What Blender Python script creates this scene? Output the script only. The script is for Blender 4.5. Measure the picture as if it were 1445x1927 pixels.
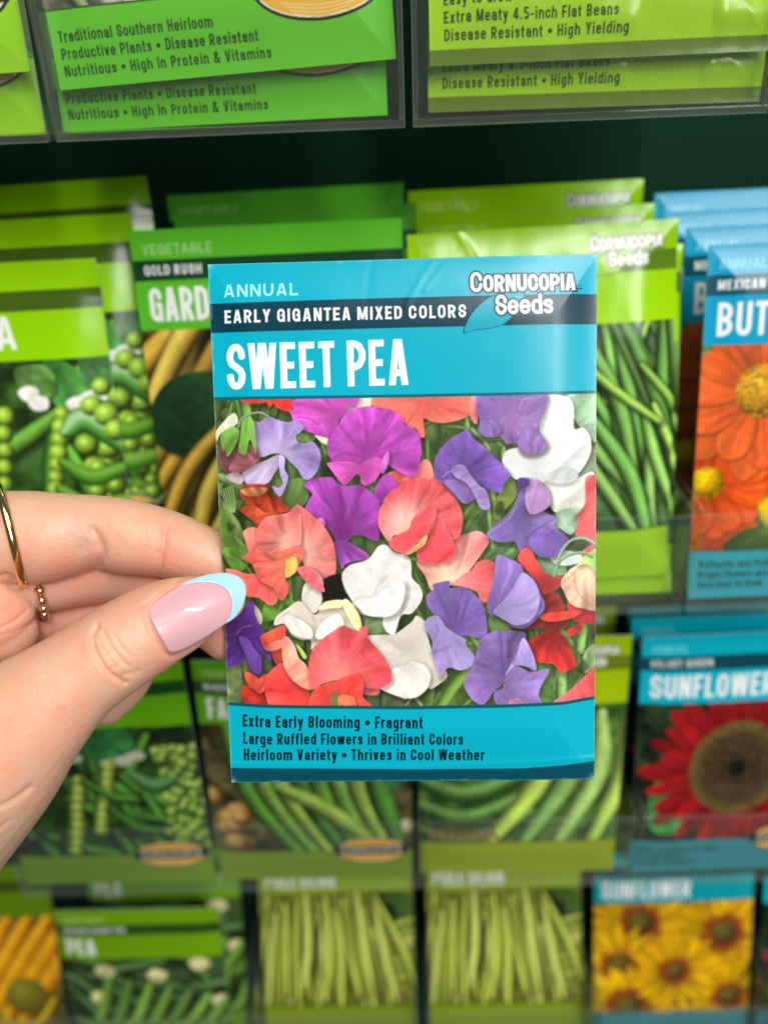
import bpy, bmesh, math
import numpy as np
from mathutils import Vector, Matrix

for o in list(bpy.data.objects): bpy.data.objects.remove(o)
C = bpy.context.scene
MM = .001
# ---------------------------------------------------------------- camera (a phone held out in front of a wall rack)
EYE = np.array([0., 0., 1.35])
RT = np.array([.99927537, .00471159, -.03776962]); UP = np.array([.03071288, .48632036, .87324064]); FW = np.array([-.02248249, .87376788, -.48582325])
F, CX, CY = 1565., 722.5, 963.5                     # focal length and centre in pixels of the 1445 x 1927 photograph
cam = bpy.data.cameras.new('camera'); co = bpy.data.objects.new('camera', cam); C.collection.objects.link(co); C.camera = co
m = np.eye(4); m[:3, 0], m[:3, 1], m[:3, 2], m[:3, 3] = RT, UP, -FW, EYE
co.matrix_world = Matrix(m.tolist())
cam.sensor_fit = 'HORIZONTAL'; cam.sensor_width = 36.; cam.lens = 36.*F/1445.; cam.clip_start = .01; cam.clip_end = 50.
cam.dof.use_dof = True; cam.dof.focus_distance = .183; cam.dof.aperture_fstop = 11.
# ---------------------------------------------------------------- shop lighting
wd = bpy.data.worlds.new('World'); C.world = wd; wd.use_nodes = True
bgn = wd.node_tree.nodes['Background']; bgn.inputs[0].default_value = (.93, 1., .95, 1); bgn.inputs[1].default_value = .10
def lamp(name, loc, target, sx, sy, power, col=(1., .985, .95)):
    l = bpy.data.lights.new(name, 'AREA'); l.shape = 'RECTANGLE'; l.size = sx; l.size_y = sy; l.energy = power; l.color = col
    o = bpy.data.objects.new(name, l); C.collection.objects.link(o); o.location = loc
    d = Vector(target)-Vector(loc); o.rotation_euler = d.to_track_quat('-Z', 'Y').to_euler()
    return o
lamp('ceiling_tube_light', (1.35, -2.45, 3.0), (.1, .2, 1.25), 1.0, 1.8, 68)
lamp('ceiling_tube_light', (1.22, -.55, 3.0), (.05, .22, 1.25), .05, .95, 10)
lamp('ceiling_tube_light', (.30, -.90, 3.0), (.0, .22, 1.25), .30, 1.4, 30)
C.view_settings.view_transform = 'Standard'; C.view_settings.look = 'None'; C.view_settings.exposure = 0; C.view_settings.gamma = 1; C.view_settings.use_curve_mapping = False
C.render.engine = 'CYCLES'; C.cycles.use_denoising = True; C.cycles.max_bounces = 10; C.cycles.transparent_max_bounces = 24; C.cycles.caustics_reflective = False; C.cycles.caustics_refractive = False

def at(px, py, Y=None, d=None):
    """a photograph pixel to a point (mm from the eye): on the upright plane Y, or d mm along the camera axis"""
    r = FW+RT*(px-CX)/F-UP*(py-CY)/F
    return r*(Y/r[1]) if Y is not None else r*d
def project(P):
    P = np.asarray(P, float); z = P@FW
    return np.stack([CX+F*(P@RT)/z, CY-F*(P@UP)/z], -1)
def W(p): return EYE+np.asarray(p)*MM

# ---------------------------------------------------------------- materials
def mat(name):
    m = bpy.data.materials.new(name); m.use_nodes = True; nt = m.node_tree; nt.nodes.clear()
    out = nt.nodes.new('ShaderNodeOutputMaterial'); return m, nt, out
def node(nt, typ, **kw):
    n = nt.nodes.new(typ)
    for k, v in kw.items():
        if k in n.inputs: n.inputs[k].default_value = v
        else: setattr(n, k, v)
    return n
def printed(name, rough, bump, scale, coat=0.):
    m, nt, out = mat(name); p = node(nt, 'ShaderNodeBsdfPrincipled', Roughness=rough); p.inputs['Specular IOR Level'].default_value = .38 if coat == 0 else .34
    a = node(nt, 'ShaderNodeAttribute', attribute_name='Col')
    tc = node(nt, 'ShaderNodeTexCoord'); nz = node(nt, 'ShaderNodeTexNoise', Scale=scale, Detail=3.)
    b = node(nt, 'ShaderNodeBump', Strength=bump, Distance=.00008)
    nt.links.new(tc.outputs['Object'], nz.inputs['Vector']); nt.links.new(nz.outputs['Fac'], b.inputs['Height']); nt.links.new(b.outputs[0], p.inputs['Normal'])
    nt.links.new(a.outputs['Color'], p.inputs['Base Color'])
    if coat: p.inputs['Coat Weight'].default_value = coat; p.inputs['Coat Roughness'].default_value = .20 if coat < .35 else .10
    nt.links.new(p.outputs[0], out.inputs[0]); return m
M_FRONT = printed('printed_card_paper', .25, .30, 4200.)
M_PRINT = printed('glossy_printed_paper', .22, .35, 1500., .12)
M_GLOSS = printed('glossy_coated_paper', .17, .30, 1200., .22)
def plain(name, col, rough, noise=.0, scale=200., metal=0., bump=0.):
    m, nt, out = mat(name); p = node(nt, 'ShaderNodeBsdfPrincipled', Roughness=rough, Metallic=metal)
    tc = node(nt, 'ShaderNodeTexCoord'); nz = node(nt, 'ShaderNodeTexNoise', Scale=scale, Detail=4.)
    rp = node(nt, 'ShaderNodeValToRGB'); c = np.array(col)
    rp.color_ramp.elements[0].color = (*np.clip(c*(1-noise), 0, 1), 1); rp.color_ramp.elements[1].color = (*np.clip(c*(1+noise), 0, 1), 1)
    nt.links.new(tc.outputs['Object'], nz.inputs['Vector']); nt.links.new(nz.outputs['Fac'], rp.inputs[0]); nt.links.new(rp.outputs[0], p.inputs['Base Color'])
    if bump:
        b = node(nt, 'ShaderNodeBump', Strength=bump, Distance=.0004); nt.links.new(nz.outputs['Fac'], b.inputs['Height']); nt.links.new(b.outputs[0], p.inputs['Normal'])
    nt.links.new(p.outputs[0], out.inputs[0]); return m
M_PAPER = plain('white_paper_stock', (.74, .76, .74), .6, .05, 900.)
M_BOARD = plain('dark_green_backboard', (.005, .034, .017), .9, .3, 14., bump=.05)
M_BOARD.node_tree.nodes['Principled BSDF'].inputs['Specular IOR Level'].default_value = .1
M_GOLD = plain('polished_gold', (.86, .58, .24), .14, .06, 300., 1.)
M_BEAD = plain('rose_gold_beads', (.80, .54, .34), .22, .10, 500., 1.)
def acrylic(name, haze, tint):
    m, nt, out = mat(name)
    tr = node(nt, 'ShaderNodeBsdfTransparent', Color=(*tint, 1)); gl = node(nt, 'ShaderNodeBsdfGlossy', Roughness=.06); df = node(nt, 'ShaderNodeBsdfDiffuse', Color=(.58, .62, .54, 1))
    fr = node(nt, 'ShaderNodeFresnel', IOR=1.45); tc = node(nt, 'ShaderNodeTexCoord'); nz = node(nt, 'ShaderNodeTexNoise', Scale=60., Detail=5.)
    mr = node(nt, 'ShaderNodeMapRange'); mr.inputs[3].default_value = haze*.6; mr.inputs[4].default_value = haze*1.4
    ge = node(nt, 'ShaderNodeNewGeometry'); fm = node(nt, 'ShaderNodeMath', operation='MULTIPLY'); sb = node(nt, 'ShaderNodeMath', operation='SUBTRACT'); sb.inputs[0].default_value = 1.
    nt.links.new(ge.outputs['Backfacing'], sb.inputs[1]); nt.links.new(fr.outputs[0], fm.inputs[0]); nt.links.new(sb.outputs[0], fm.inputs[1])    # no second reflection inside the sheet
    m1 = node(nt, 'ShaderNodeMixShader'); m2 = node(nt, 'ShaderNodeMixShader')
    nt.links.new(tc.outputs['Object'], nz.inputs['Vector']); nt.links.new(nz.outputs['Fac'], mr.inputs[0]); nt.links.new(mr.outputs[0], m1.inputs[0])
    nt.links.new(tr.outputs[0], m1.inputs[1]); nt.links.new(df.outputs[0], m1.inputs[2])
    nt.links.new(fm.outputs[0], m2.inputs[0]); nt.links.new(m1.outputs[0], m2.inputs[1]); nt.links.new(gl.outputs[0], m2.inputs[2]); nt.links.new(m2.outputs[0], out.inputs[0])
    return m
M_ACR = acrylic('clear_acrylic', .024, (.965, .98, .965)); M_RIM = acrylic('sawn_acrylic_edge', .07, (.93, .97, .95))

# ---------------------------------------------------------------- object helpers
def tag(o, label, cat, group=None, kind=None):
    o['label'] = label; o['category'] = cat
    if group: o['group'] = group
    if kind: o['kind'] = kind
    return o
def empty(name, mw):
    o = bpy.data.objects.new(name, None); C.collection.objects.link(o); o.empty_display_size = .01; o.matrix_world = mw; return o
def link(name, me, parent=None):
    o = bpy.data.objects.new(name, me); C.collection.objects.link(o)
    if parent is not None: o.parent = parent
    return o
def boxmesh(name, boxes, material, bevel=0., rim=None):
    """boxes in mm (x0,x1,y0,y1,z0,z1), joined into one mesh"""
    bm = bmesh.new()
    for x0, x1, y0, y1, z0, z1 in boxes:
        v = [bm.verts.new((x*MM, y*MM, z*MM)) for x in (x0, x1) for y in (y0, y1) for z in (z0, z1)]
        for k, f in enumerate(((0, 1, 3, 2), (4, 6, 7, 5), (0, 4, 5, 1), (2, 3, 7, 6), (0, 2, 6, 4), (1, 5, 7, 3))):
            fc = bm.faces.new([v[i] for i in f])
    if bevel: bmesh.ops.bevel(bm, geom=bm.edges[:], offset=bevel*MM, segments=2, affect='EDGES', profile=.6)
    bmesh.ops.recalc_face_normals(bm, faces=bm.faces[:])
    me = bpy.data.meshes.new(name); bm.to_mesh(me); bm.free()
    me.materials.append(material)
    if rim is not None:                               # the narrow sawn faces
        me.materials.append(rim)
        for f in me.polygons:
            if f.area < 2.4e-4: f.material_index = 1
    return me
# ---------------------------------------------------------------- printed artwork (painted into colour attributes)
def cr(pts, n=6, closed=True):
    p = np.asarray(pts, float)
    if len(p) < 3: return p
    if closed: q = np.vstack([p[-1], p, p[0], p[1]])
    else: q = np.vstack([2*p[0]-p[1], p, 2*p[-1]-p[-2]])
    t = np.linspace(0, 1, n, endpoint=False)[:, None]
    out = []
    for i in range(1, len(q)-2):
        a, b, c, d = q[i-1], q[i], q[i+1], q[i+2]
        out.append(.5*((2*b)+(c-a)*t+(2*a-5*b+4*c-d)*t*t+(3*b-a-3*c+d)*t**3))
    out = np.vstack(out)
    return out if closed else np.vstack([out, p[-1]])

_lat = np.random.RandomState(7).rand(256, 256)
def vnoise(x, y):
    x = np.asarray(x, float); y = np.asarray(y, float)
    xi = np.floor(x).astype(int); yi = np.floor(y).astype(int)
    fx = x-xi; fy = y-yi
    fx = fx*fx*(3-2*fx); fy = fy*fy*(3-2*fy)
    g = lambda i, j: _lat[(yi+j) & 255, (xi+i) & 255]
    return (g(0,0)*(1-fx)+g(1,0)*fx)*(1-fy)+(g(0,1)*(1-fx)+g(1,1)*fx)*fy
def fbm(x, y, o=3):
    s = 0; a = .5; n = 0
    for k in range(o):
        s = s+a*vnoise(x*2**k+17*k, y*2**k+31*k); n += a; a *= .5
    return s/n
def sst(a, b, x):
    t = np.clip((x-a)/(b-a), 0, 1); return t*t*(3-2*t)
def rgb(*c): return np.array(c, float)/255.

class Canvas:
    def __init__(s, w, h, X=None, Y=None, inv=None, unit=1.):
        s.w, s.h, s.px = w, h, unit              # px: drawing units per canvas cell
        if X is None:
            Y, X = np.mgrid[0:h, 0:w].astype(float)*unit
            inv = lambda p: np.asarray(p, float)/unit
        s.X, s.Y, s.inv = X, Y, inv
        s.img = np.ones((h, w, 3))
    def win(s, pts, pad=3):
        q = s.inv(np.asarray(pts, float))
        x0, y0 = np.floor(q.min(0)-pad).astype(int); x1, y1 = np.ceil(q.max(0)+pad).astype(int)+1
        x0, y0, x1, y1 = max(x0, 0), max(y0, 0), min(x1, s.w), min(y1, s.h)
        if x1 <= x0 or y1 <= y0: return None
        return slice(y0, y1), slice(x0, x1)
    def sdf(s, P, wn):                         # signed distance to a closed polygon, negative inside
        X = s.X[wn]; Y = s.Y[wn]
        d = np.full(X.shape, 1e9); ins = np.zeros(X.shape, bool)
        for (ax, ay), (bx, by) in zip(P, np.roll(P, -1, 0)):
            ex, ey = bx-ax, by-ay; L = ex*ex+ey*ey
            if L < 1e-9: continue
            px, py = X-ax, Y-ay
            t = np.clip((px*ex+py*ey)/L, 0, 1)
            d = np.minimum(d, (px-t*ex)**2+(py-t*ey)**2)
            if ay != by:
                c = (ay > Y) != (by > Y)
                ins ^= c & (X < ex*(Y-ay)/ey+ax)
        d = np.sqrt(d)
        return np.where(ins, -d, d)
    def put(s, wn, a, col):
        a = np.clip(a, 0, 1)[..., None]
        s.img[wn] = s.img[wn]*(1-a)+np.asarray(col)*a
    def poly(s, pts, col, soft=.7, alpha=1., smooth=False):
        P = cr(pts) if smooth else np.asarray(pts, float)
        wn = s.win(P, 3+2*soft)
        if wn is None: return
        d = s.sdf(P, wn)
        soft = max(soft, .6*s.px)
        s.put(wn, sst(soft, -soft, d)*alpha, col)
    def line(s, pts, w, col, soft=.7, alpha=1., smooth=True, taper=0.):
        P = cr(pts, 8, False) if smooth else np.asarray(pts, float)
        wn = s.win(P, w+2*soft+3)
        if wn is None: return
        X = s.X[wn]; Y = s.Y[wn]; d = np.full(X.shape, 1e9); n = len(P)-1
        for i in range(n):
            (ax, ay), (bx, by) = P[i], P[i+1]
            ex, ey = bx-ax, by-ay; L = max(ex*ex+ey*ey, 1e-9)
            px, py = X-ax, Y-ay; t = np.clip((px*ex+py*ey)/L, 0, 1)
            ww = w/2*(1-taper*(i+t)/n)
            d = np.minimum(d, np.hypot(px-t*ex, py-t*ey)-ww)
        soft = max(soft, .6*s.px)
        s.put(wn, sst(soft, -soft, d)*alpha, col)
    def tube(s, pts, w, col, dark, light, taper=(.55, .5), stripe=0., seed=0., alpha=1., soft=.8):   # a bean, pod or stem
        P = cr(pts, 8, False); n = len(P)-1
        wn = s.win(P, w+4)
        if wn is None: return
        X = s.X[wn]; Y = s.Y[wn]; d = np.full(X.shape, 1e9); sg = np.zeros(X.shape); tt = np.zeros(X.shape)
        for i in range(n):
            (ax, ay), (bx, by) = P[i], P[i+1]
            ex, ey = bx-ax, by-ay; L = max(ex*ex+ey*ey, 1e-9)
            px, py = X-ax, Y-ay; t = np.clip((px*ex+py*ey)/L, 0, 1); u = (i+t)/n
            ww = w/2*(1-taper[0]*(1-u)**3-taper[1]*u**3)
            dd = np.hypot(px-t*ex, py-t*ey)/ww
            m = dd < d
            d = np.where(m, dd, d); sg = np.where(m, np.sign(ex*py-ey*px)*dd, sg); tt = np.where(m, u, tt)
        k = sst(1.1, -.5, sg)[..., None]*sst(-1.25, -.55, sg)[..., None]
        c = dark+(col-dark)*sst(0, .6, k)+(light-col)*sst(.55, 1, k)*.8
        c = c*(1+stripe*(fbm(tt*n*.9+seed, sg*2+seed)-.5)[..., None])
        soft = max(soft, .6*s.px)
        s.put(wn, sst(1+soft/w*2, 1-soft/w*2, d)*alpha, c)
    def ball(s, x, y, r, col, dark, light, alpha=1.):
        wn = s.win([(x-r, y-r), (x+r, y+r)])
        if wn is None: return
        dx = (s.X[wn]-x)/r; dy = (s.Y[wn]-y)/r; d = np.hypot(dx, dy)
        l = np.clip(1-np.hypot(dx+.25, dy+.35)*.8, 0, 1)[..., None]
        c = dark+(col-dark)*sst(0, .55, l)+(light-col)*sst(.5, 1, l)
        s.put(wn, sst(1+s.px/r, 1-s.px/r, d)*alpha, c)
    def petal(s, pts, col, throat=None, dark=.72, light=1.15, tint=None, vein=.10, crinkle=.14, rim=.10, seed=0., grad=None, n=6, shade=0.):
        P = cr(pts, n)
        wn = s.win(P, 3+14/s.px)
        if wn is None: return
        d = s.sdf(P, wn)
        ds = s.sdf(P+np.array([2.5, 4.5]), wn)
        s.put(wn, sst(9, -3, ds)*.30, (.06, .07, .04))
        X = s.X[wn]; Y = s.Y[wn]
        if throat is None:                       # no throat given: the veins run in from outside the petal
            a = seed*2.4; throat = P.mean(0)+np.array([math.cos(a), abs(math.sin(a))+.4])*np.ptp(P, 0).max()*.7
            dark = .5*(dark+1.); vein *= .8
        tx, ty = X-throat[0], Y-throat[1]
        R = np.hypot(P[:, 0]-throat[0], P[:, 1]-throat[1]).max()
        r = np.hypot(tx, ty)/R; an = np.arctan2(ty, tx)
        k0 = seed*1.3; cx_, sx_ = math.cos(k0), math.sin(k0)
        ve = vnoise(an*13+seed*3.1+60, r*1.6+seed)*.55+vnoise(an*31+seed+90, r*2.4+5)*.45-.5
        ru = (vnoise(an*5.5+seed*7+40, r*1.2+3)-.5)*sst(.35, 1., r)                         # ruffles towards the edge
        fo = fbm((X*cx_+Y*sx_)/46+seed*1.7, (Y*cx_-X*sx_)/13+seed*2.3, 3)-.5                # soft folds
        ck = fbm(X/30+seed*1.1, Y/30+seed*.7, 3)-.5
        fine = fbm(X/3.6+seed, Y/3.6, 2)-.5; hu = (fbm(X/22+seed*3, Y/22+seed, 2)-.5)
        v = 1+vein*1.5*ve*sst(.05, .4, r)+crinkle*(1.5*ck+1.3*fo+2.6*ru)+.08*fine
        if R*1. > 22:                            # creases running from the throat out to the rim
            RR = np.random.RandomState(int(seed*13)+5); wob = .22*(vnoise(r*3+seed, r*0+seed*2)-.5)
            aP = np.arctan2(P[:, 1]-throat[1], P[:, 0]-throat[0]); aim = np.arctan2(np.sin(aP).mean(), np.cos(aP).mean())
            for q in range(7):
                da = (an-aim-RR.uniform(-1.5, 1.5)+wob+3.14159) % 6.28318-3.14159
                v = v+RR.choice([-.15, -.11, .13, .10])*np.exp(-(da*r*R/RR.uniform(2.2, 7.5))**2)*sst(.10, .45, r)*sst(1.15, RR.uniform(.55, .95), r)*(.5 if max(col) > .85 and min(col) > .75 else 1)
        v = v*(dark+(light-dark)*sst(0., .95, r))
        if grad is not None: v = v*(1+grad[2]*np.clip((tx*grad[0]+ty*grad[1])/R, -1, 1))
        if shade: v = v*(1-shade*sst(0, 9, -d)*sst(26, 6, -d)*.5)
        sat = np.ptp(np.asarray(col))/max(np.max(col), .01); v = v if sat > .3 else 1+(v-1)*.55
        c = np.asarray(col)*(1+hu[..., None]*np.array([.10, -.16, .06])*min(1, sat*1.6))*v[..., None]
        if tint is not None:
            k = (sst(.75, 0., r)*tint[1])[..., None]
            c = c*(1-k)+np.asarray(tint[0])*v[..., None]*k
        e = (rim*1.15*sst(5., .3, -d)*sst(.25, .75, vnoise(an*7+seed*9+20, r*0+seed)))[..., None]   # light catches the rim in places
        c = c*(1-e)+np.minimum(np.asarray(col)*1.5+.18, 1)*e
        q = max(.9, .6*s.px)
        s.put(wn, sst(q, -q, d), np.clip(c, 0, 1))

# ---- a condensed gothic alphabet made of strokes
def qa(cx, cy, rx, ry, a0, a1, n=6):
    a = np.radians(np.linspace(a0, a1, n)); return [(cx+rx*math.cos(t), cy+ry*math.sin(t)) for t in a]
def glyph(c, w, s):
    i = s/2; X = .74; asc = 1.0
    def bx(w_): return i, w_-i
    def O(l, r, b, t, rd):
        rx = min((r-l)/2, rd); ry = min((t-b)/2, rd*1.15)
        return qa(r-rx, t-ry, rx, ry, 0, 90)+qa(l+rx, t-ry, rx, ry, 90, 180)+qa(l+rx, b+ry, rx, ry, 180, 270)+qa(r-rx, b+ry, rx, ry, 270, 360)+[(r, t-ry)]
    l, r = bx(w); b, t = i, 1-i; m = .5; rd = w*.42; ry = rd*1.15; mid = (l+r)/2
    top = qa(r-min(rd,(r-l)/2), t-ry, min(rd,(r-l)/2), ry, 0, 90)+qa(l+min(rd,(r-l)/2), t-ry, min(rd,(r-l)/2), ry, 90, 180)
    bot = qa(l+min(rd,(r-l)/2), b+ry, min(rd,(r-l)/2), ry, 180, 270)+qa(r-min(rd,(r-l)/2), b+ry, min(rd,(r-l)/2), ry, 270, 360)
    V = lambda x, y0=0., y1=1.: [(x, y0), (x, y1)]
    Hh = lambda y, x0, x1: [(x0, y), (x1, y)]
    U = {
     'A': (w*1.08, [[(i*.9, -.12), (w*.54-i*.1, 1.1)], [(w*1.08-i*.9, -.12), (w*.54+i*.1, 1.1)], Hh(.27, w*.2, w*.88)]),
     'B': (w, [V(l), Hh(t, l, r-rd)+qa(r-rd, t-(t-m)/2, rd*.95, (t-m)/2, 90, -90)+Hh(m, r-rd, l), Hh(m, l, r-rd)+qa(r-rd, b+(m-b)/2, rd, (m-b)/2, 90, -90)+Hh(b, r-rd, l)]),
     'C': (w, [[(r, .64)]+top+bot+[(r, .36)]]), 'G': (w, [[(r, .66)]+top+bot+[(r, .5), (mid, .5)], V(r, 0, .5)]),
     'D': (w, [V(l), Hh(t, l, r-rd)+qa(r-rd, t-ry, rd, ry, 90, 0)+qa(r-rd, b+ry, rd, ry, 0, -90)+Hh(b, r-rd, l)]),
     'E': (w*.82, [V(l), Hh(t, 0, w*.82), Hh(m, 0, w*.74), Hh(b, 0, w*.82)]), 'F': (w*.8, [V(l), Hh(t, 0, w*.8), Hh(m-.02, 0, w*.72)]),
     'H': (w, [V(l), V(r), Hh(m, l, r)]), 'I': (s, [V(i)]), 'J': (w*.8, [[(r-w*.2, 1), (r-w*.2, b+ry)]+qa(mid-w*.1, b+ry, (r-l)/2-w*.1, ry, 0, -180)+[(l, .3)]]),
     'K': (w*1.02, [V(l), [(l, .3), (r+i*.2, 1.1)], [(l+w*.22, .55), (r+i*.6, -.1)]]), 'L': (w*.78, [V(l), Hh(b, 0, w*.78)]),
     'M': (w*1.3, [V(l), V(w*1.3-i), [(l+i*.1, 1.08), (w*.65, .06)], [(w*1.3-i*1.1, 1.08), (w*.65, .06)]]),
     'N': (w*1.02, [V(l), V(w*1.02-i), [(l, 1.05), (w*1.02-i, -.05)]]),
     'O': (w, [O(l, r, b, t, rd)]), 'Q': (w, [O(l, r, b, t, rd), [(mid, .22), (r+i*.3, -.06)]]),
     'P': (w*.96, [V(l), Hh(t, l, r-rd)+qa(r-rd, t-(t-.42)/2, rd, (t-.42)/2, 90, -90)+Hh(.42, r-rd, l)]),
     'R': (w, [V(l), Hh(t, l, r-rd)+qa(r-rd, t-(t-.45)/2, rd, (t-.45)/2, 90, -90)+Hh(.45, r-rd, l), [(mid, .45), (r+i*.2, -.08)]]),
     'S': (w*.98, [[(r, .68)]+top+[(l, .66), (l+w*.1, .56), (r-w*.1, .42), (r, .33)]+qa(r-min(rd,(r-l)/2), b+ry, min(rd,(r-l)/2), ry, 0, -90)+qa(l+min(rd,(r-l)/2), b+ry, min(rd,(r-l)/2), ry, -90, -180)+[(l, .33)]]),
     'T': (w*.86, [V(w*.43), Hh(t, 0, w*.86)]), 'U': (w, [[(l, 1)]+bot+[(r, 1)]]),
     'V': (w*1.06, [[(i*.9, 1.12), (w*.53-i*.1, -.1)], [(w*1.06-i*.9, 1.12), (w*.53+i*.1, -.1)]]),
     'W': (w*1.5, [[(i*.8, 1.1), (w*.4, -.1)], [(w*.4, -.1), (w*.75, 1.1)], [(w*.75, 1.1), (w*1.1, -.1)], [(w*1.1, -.1), (w*1.5-i*.8, 1.1)]]),
     'X': (w, [[(i*.8, -.08), (w-i*.8, 1.08)], [(i*.8, 1.08), (w-i*.8, -.08)]]),
     'Y': (w, [[(i*.7, 1.1), (w/2, .42)], [(w-i*.7, 1.1), (w/2, .42)], V(w/2, 0, .45)]),
     'Z': (w*.9, [Hh(t, 0, w*.9), Hh(b, 0, w*.9), [(w*.9-i, t), (i, b)]]),
     '4': (w, [V(r-w*.18), [(r-w*.2, 1.05), (i*.7, .3)], Hh(.25, 0, w)]),
     '5': (w, [Hh(t, l, r), [(l, 1), (l, .52)], [(l, .52), (mid, .6)]+qa(r-rd, .3, rd, .28, 90, -90)+[(mid, b), (l, .2)]]),
     '-': (w*.6, [Hh(.38, 0, w*.55)]), '.': (s*1.1, [[(i, 0), (i, s)]]), '*': (w*.8, [[(w*.4-.001, .47), (w*.4+.001, .47)]]),
     '&': (w*1.1, [[(w*1.08, -.02), (w*.25, .68)]+qa(w*.5, .78, w*.22, .16, 180, 0)+[(w*.3, .45)]+qa(w*.45, .25, w*.36, .2, 150, 330)+[(w*.95, .45)]]),
    }
    if c in U: return U[c]
    w = w*.94; l, r = bx(w); t = X-i; mid = (l+r)/2; rx = (r-l)/2; ry = rx*1.1
    arch = qa(mid, t-ry, rx, ry, 180, 0)
    bow = O(l, r, b, t, rx)
    Lw = {
     'a': (w, [[(l, t-ry*1.1)]+arch+[(r, 0)], [(r, .42), (mid, .42)]+qa(mid, b+.155, rx, .155, 100, 280)+[(r, .2)]]),
     'b': (w, [V(l), bow]), 'd': (w, [V(r), bow]), 'o': (w, [bow]), 'p': (w, [V(l, -.24, X), bow]), 'q': (w, [V(r, -.24, X), bow]),
     'c': (w*.96, [[(r, .5)]+arch[::-1]+qa(mid, b+ry, rx, ry, 180, 360)+[(r, .26)]]),
     'e': (w, [[(l, .38), (r, .38)]+[(r, t-ry)]+arch[::-1]+qa(mid, b+ry, rx, ry, 180, 355)]),
     'f': (w*.62, [[(w*.62, 1-i)]+qa(w*.46, 1-i-.14, w*.46-w*.26, .14, 90, 180)+[(w*.26, 0)], Hh(X-i, 0, w*.6)]),
     'g': (w, [bow, [(r, X), (r, -.06)]+qa(mid, -.06, rx, .15, 0, -150)]),
     'h': (w, [V(l), [(l, t-ry)]+arch+[(r, 0)]]), 'n': (w, [V(l, 0, X), [(l, t-ry)]+arch+[(r, 0)]]),
     'i': (s, [V(i, 0, X), V(i, .86, 1.)]), 'j': (s, [V(i, -.2, X), V(i, .86, 1.)]), 'l': (s, [V(i)]),
     'k': (w, [V(l), [(l, .22), (r, X+.06)], [(l+w*.22, .42), (r+i*.4, -.08)]]),
     'm': (w*1.62, [V(l, 0, X), [(l, t-ry)]+arch+[(r, 0)], [(r, t-ry)]+[(x+r-l, y) for x, y in arch]+[(2*r-l, 0)]]),
     'r': (w*.66, [V(l, 0, X), [(l, t-ry)]+qa(l+w*.36, t-ry, w*.36, ry, 180, 95)+[(w*.66, t)]]),
     's': (w*.92, [[(r-w*.08, .53)]+qa(mid-w*.04, t-.15, rx-w*.04, .15, 0, 180)+[(l, .5), (r-w*.08, .28)]+qa(mid-w*.04, b+.15, rx-w*.04, .15, 0, -180)]),
     't': (w*.62, [[(w*.26, .95), (w*.26, .16)]+qa(w*.44, b+.12, w*.18, .12, 180, 270)+[(w*.6, b)], Hh(X-i, 0, w*.6)]),
     'u': (w, [V(r, 0, X), [(l, X)]+qa(mid, b+ry, rx, ry, 180, 360)]),
     'v': (w*.96, [[(i*.8, X+.08), (w*.48, -.08)], [(w*.96-i*.8, X+.08), (w*.48, -.08)]]),
     'w': (w*1.4, [[(i*.8, X+.06), (w*.38, -.06)], [(w*.38, -.06), (w*.7, X+.06)], [(w*.7, X+.06), (w*1.02, -.06)], [(w*1.02, -.06), (w*1.4-i*.8, X+.06)]]),
     'x': (w*.95, [[(i*.8, -.06), (w*.95-i*.8, X+.06)], [(i*.8, X+.06), (w*.95-i*.8, -.06)]]),
     'y': (w*.98, [[(i*.8, X+.06), (w*.49, .02)], [(w*.98-i*.8, X+.06), (w*.4, -.24), (w*.1, -.2)]]),
     'z': (w*.85, [Hh(t, 0, w*.85), Hh(b, 0, w*.85), [(w*.85-i, t), (i, b)]]),
    }
    return Lw.get(c, (w*.5, []))
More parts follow.
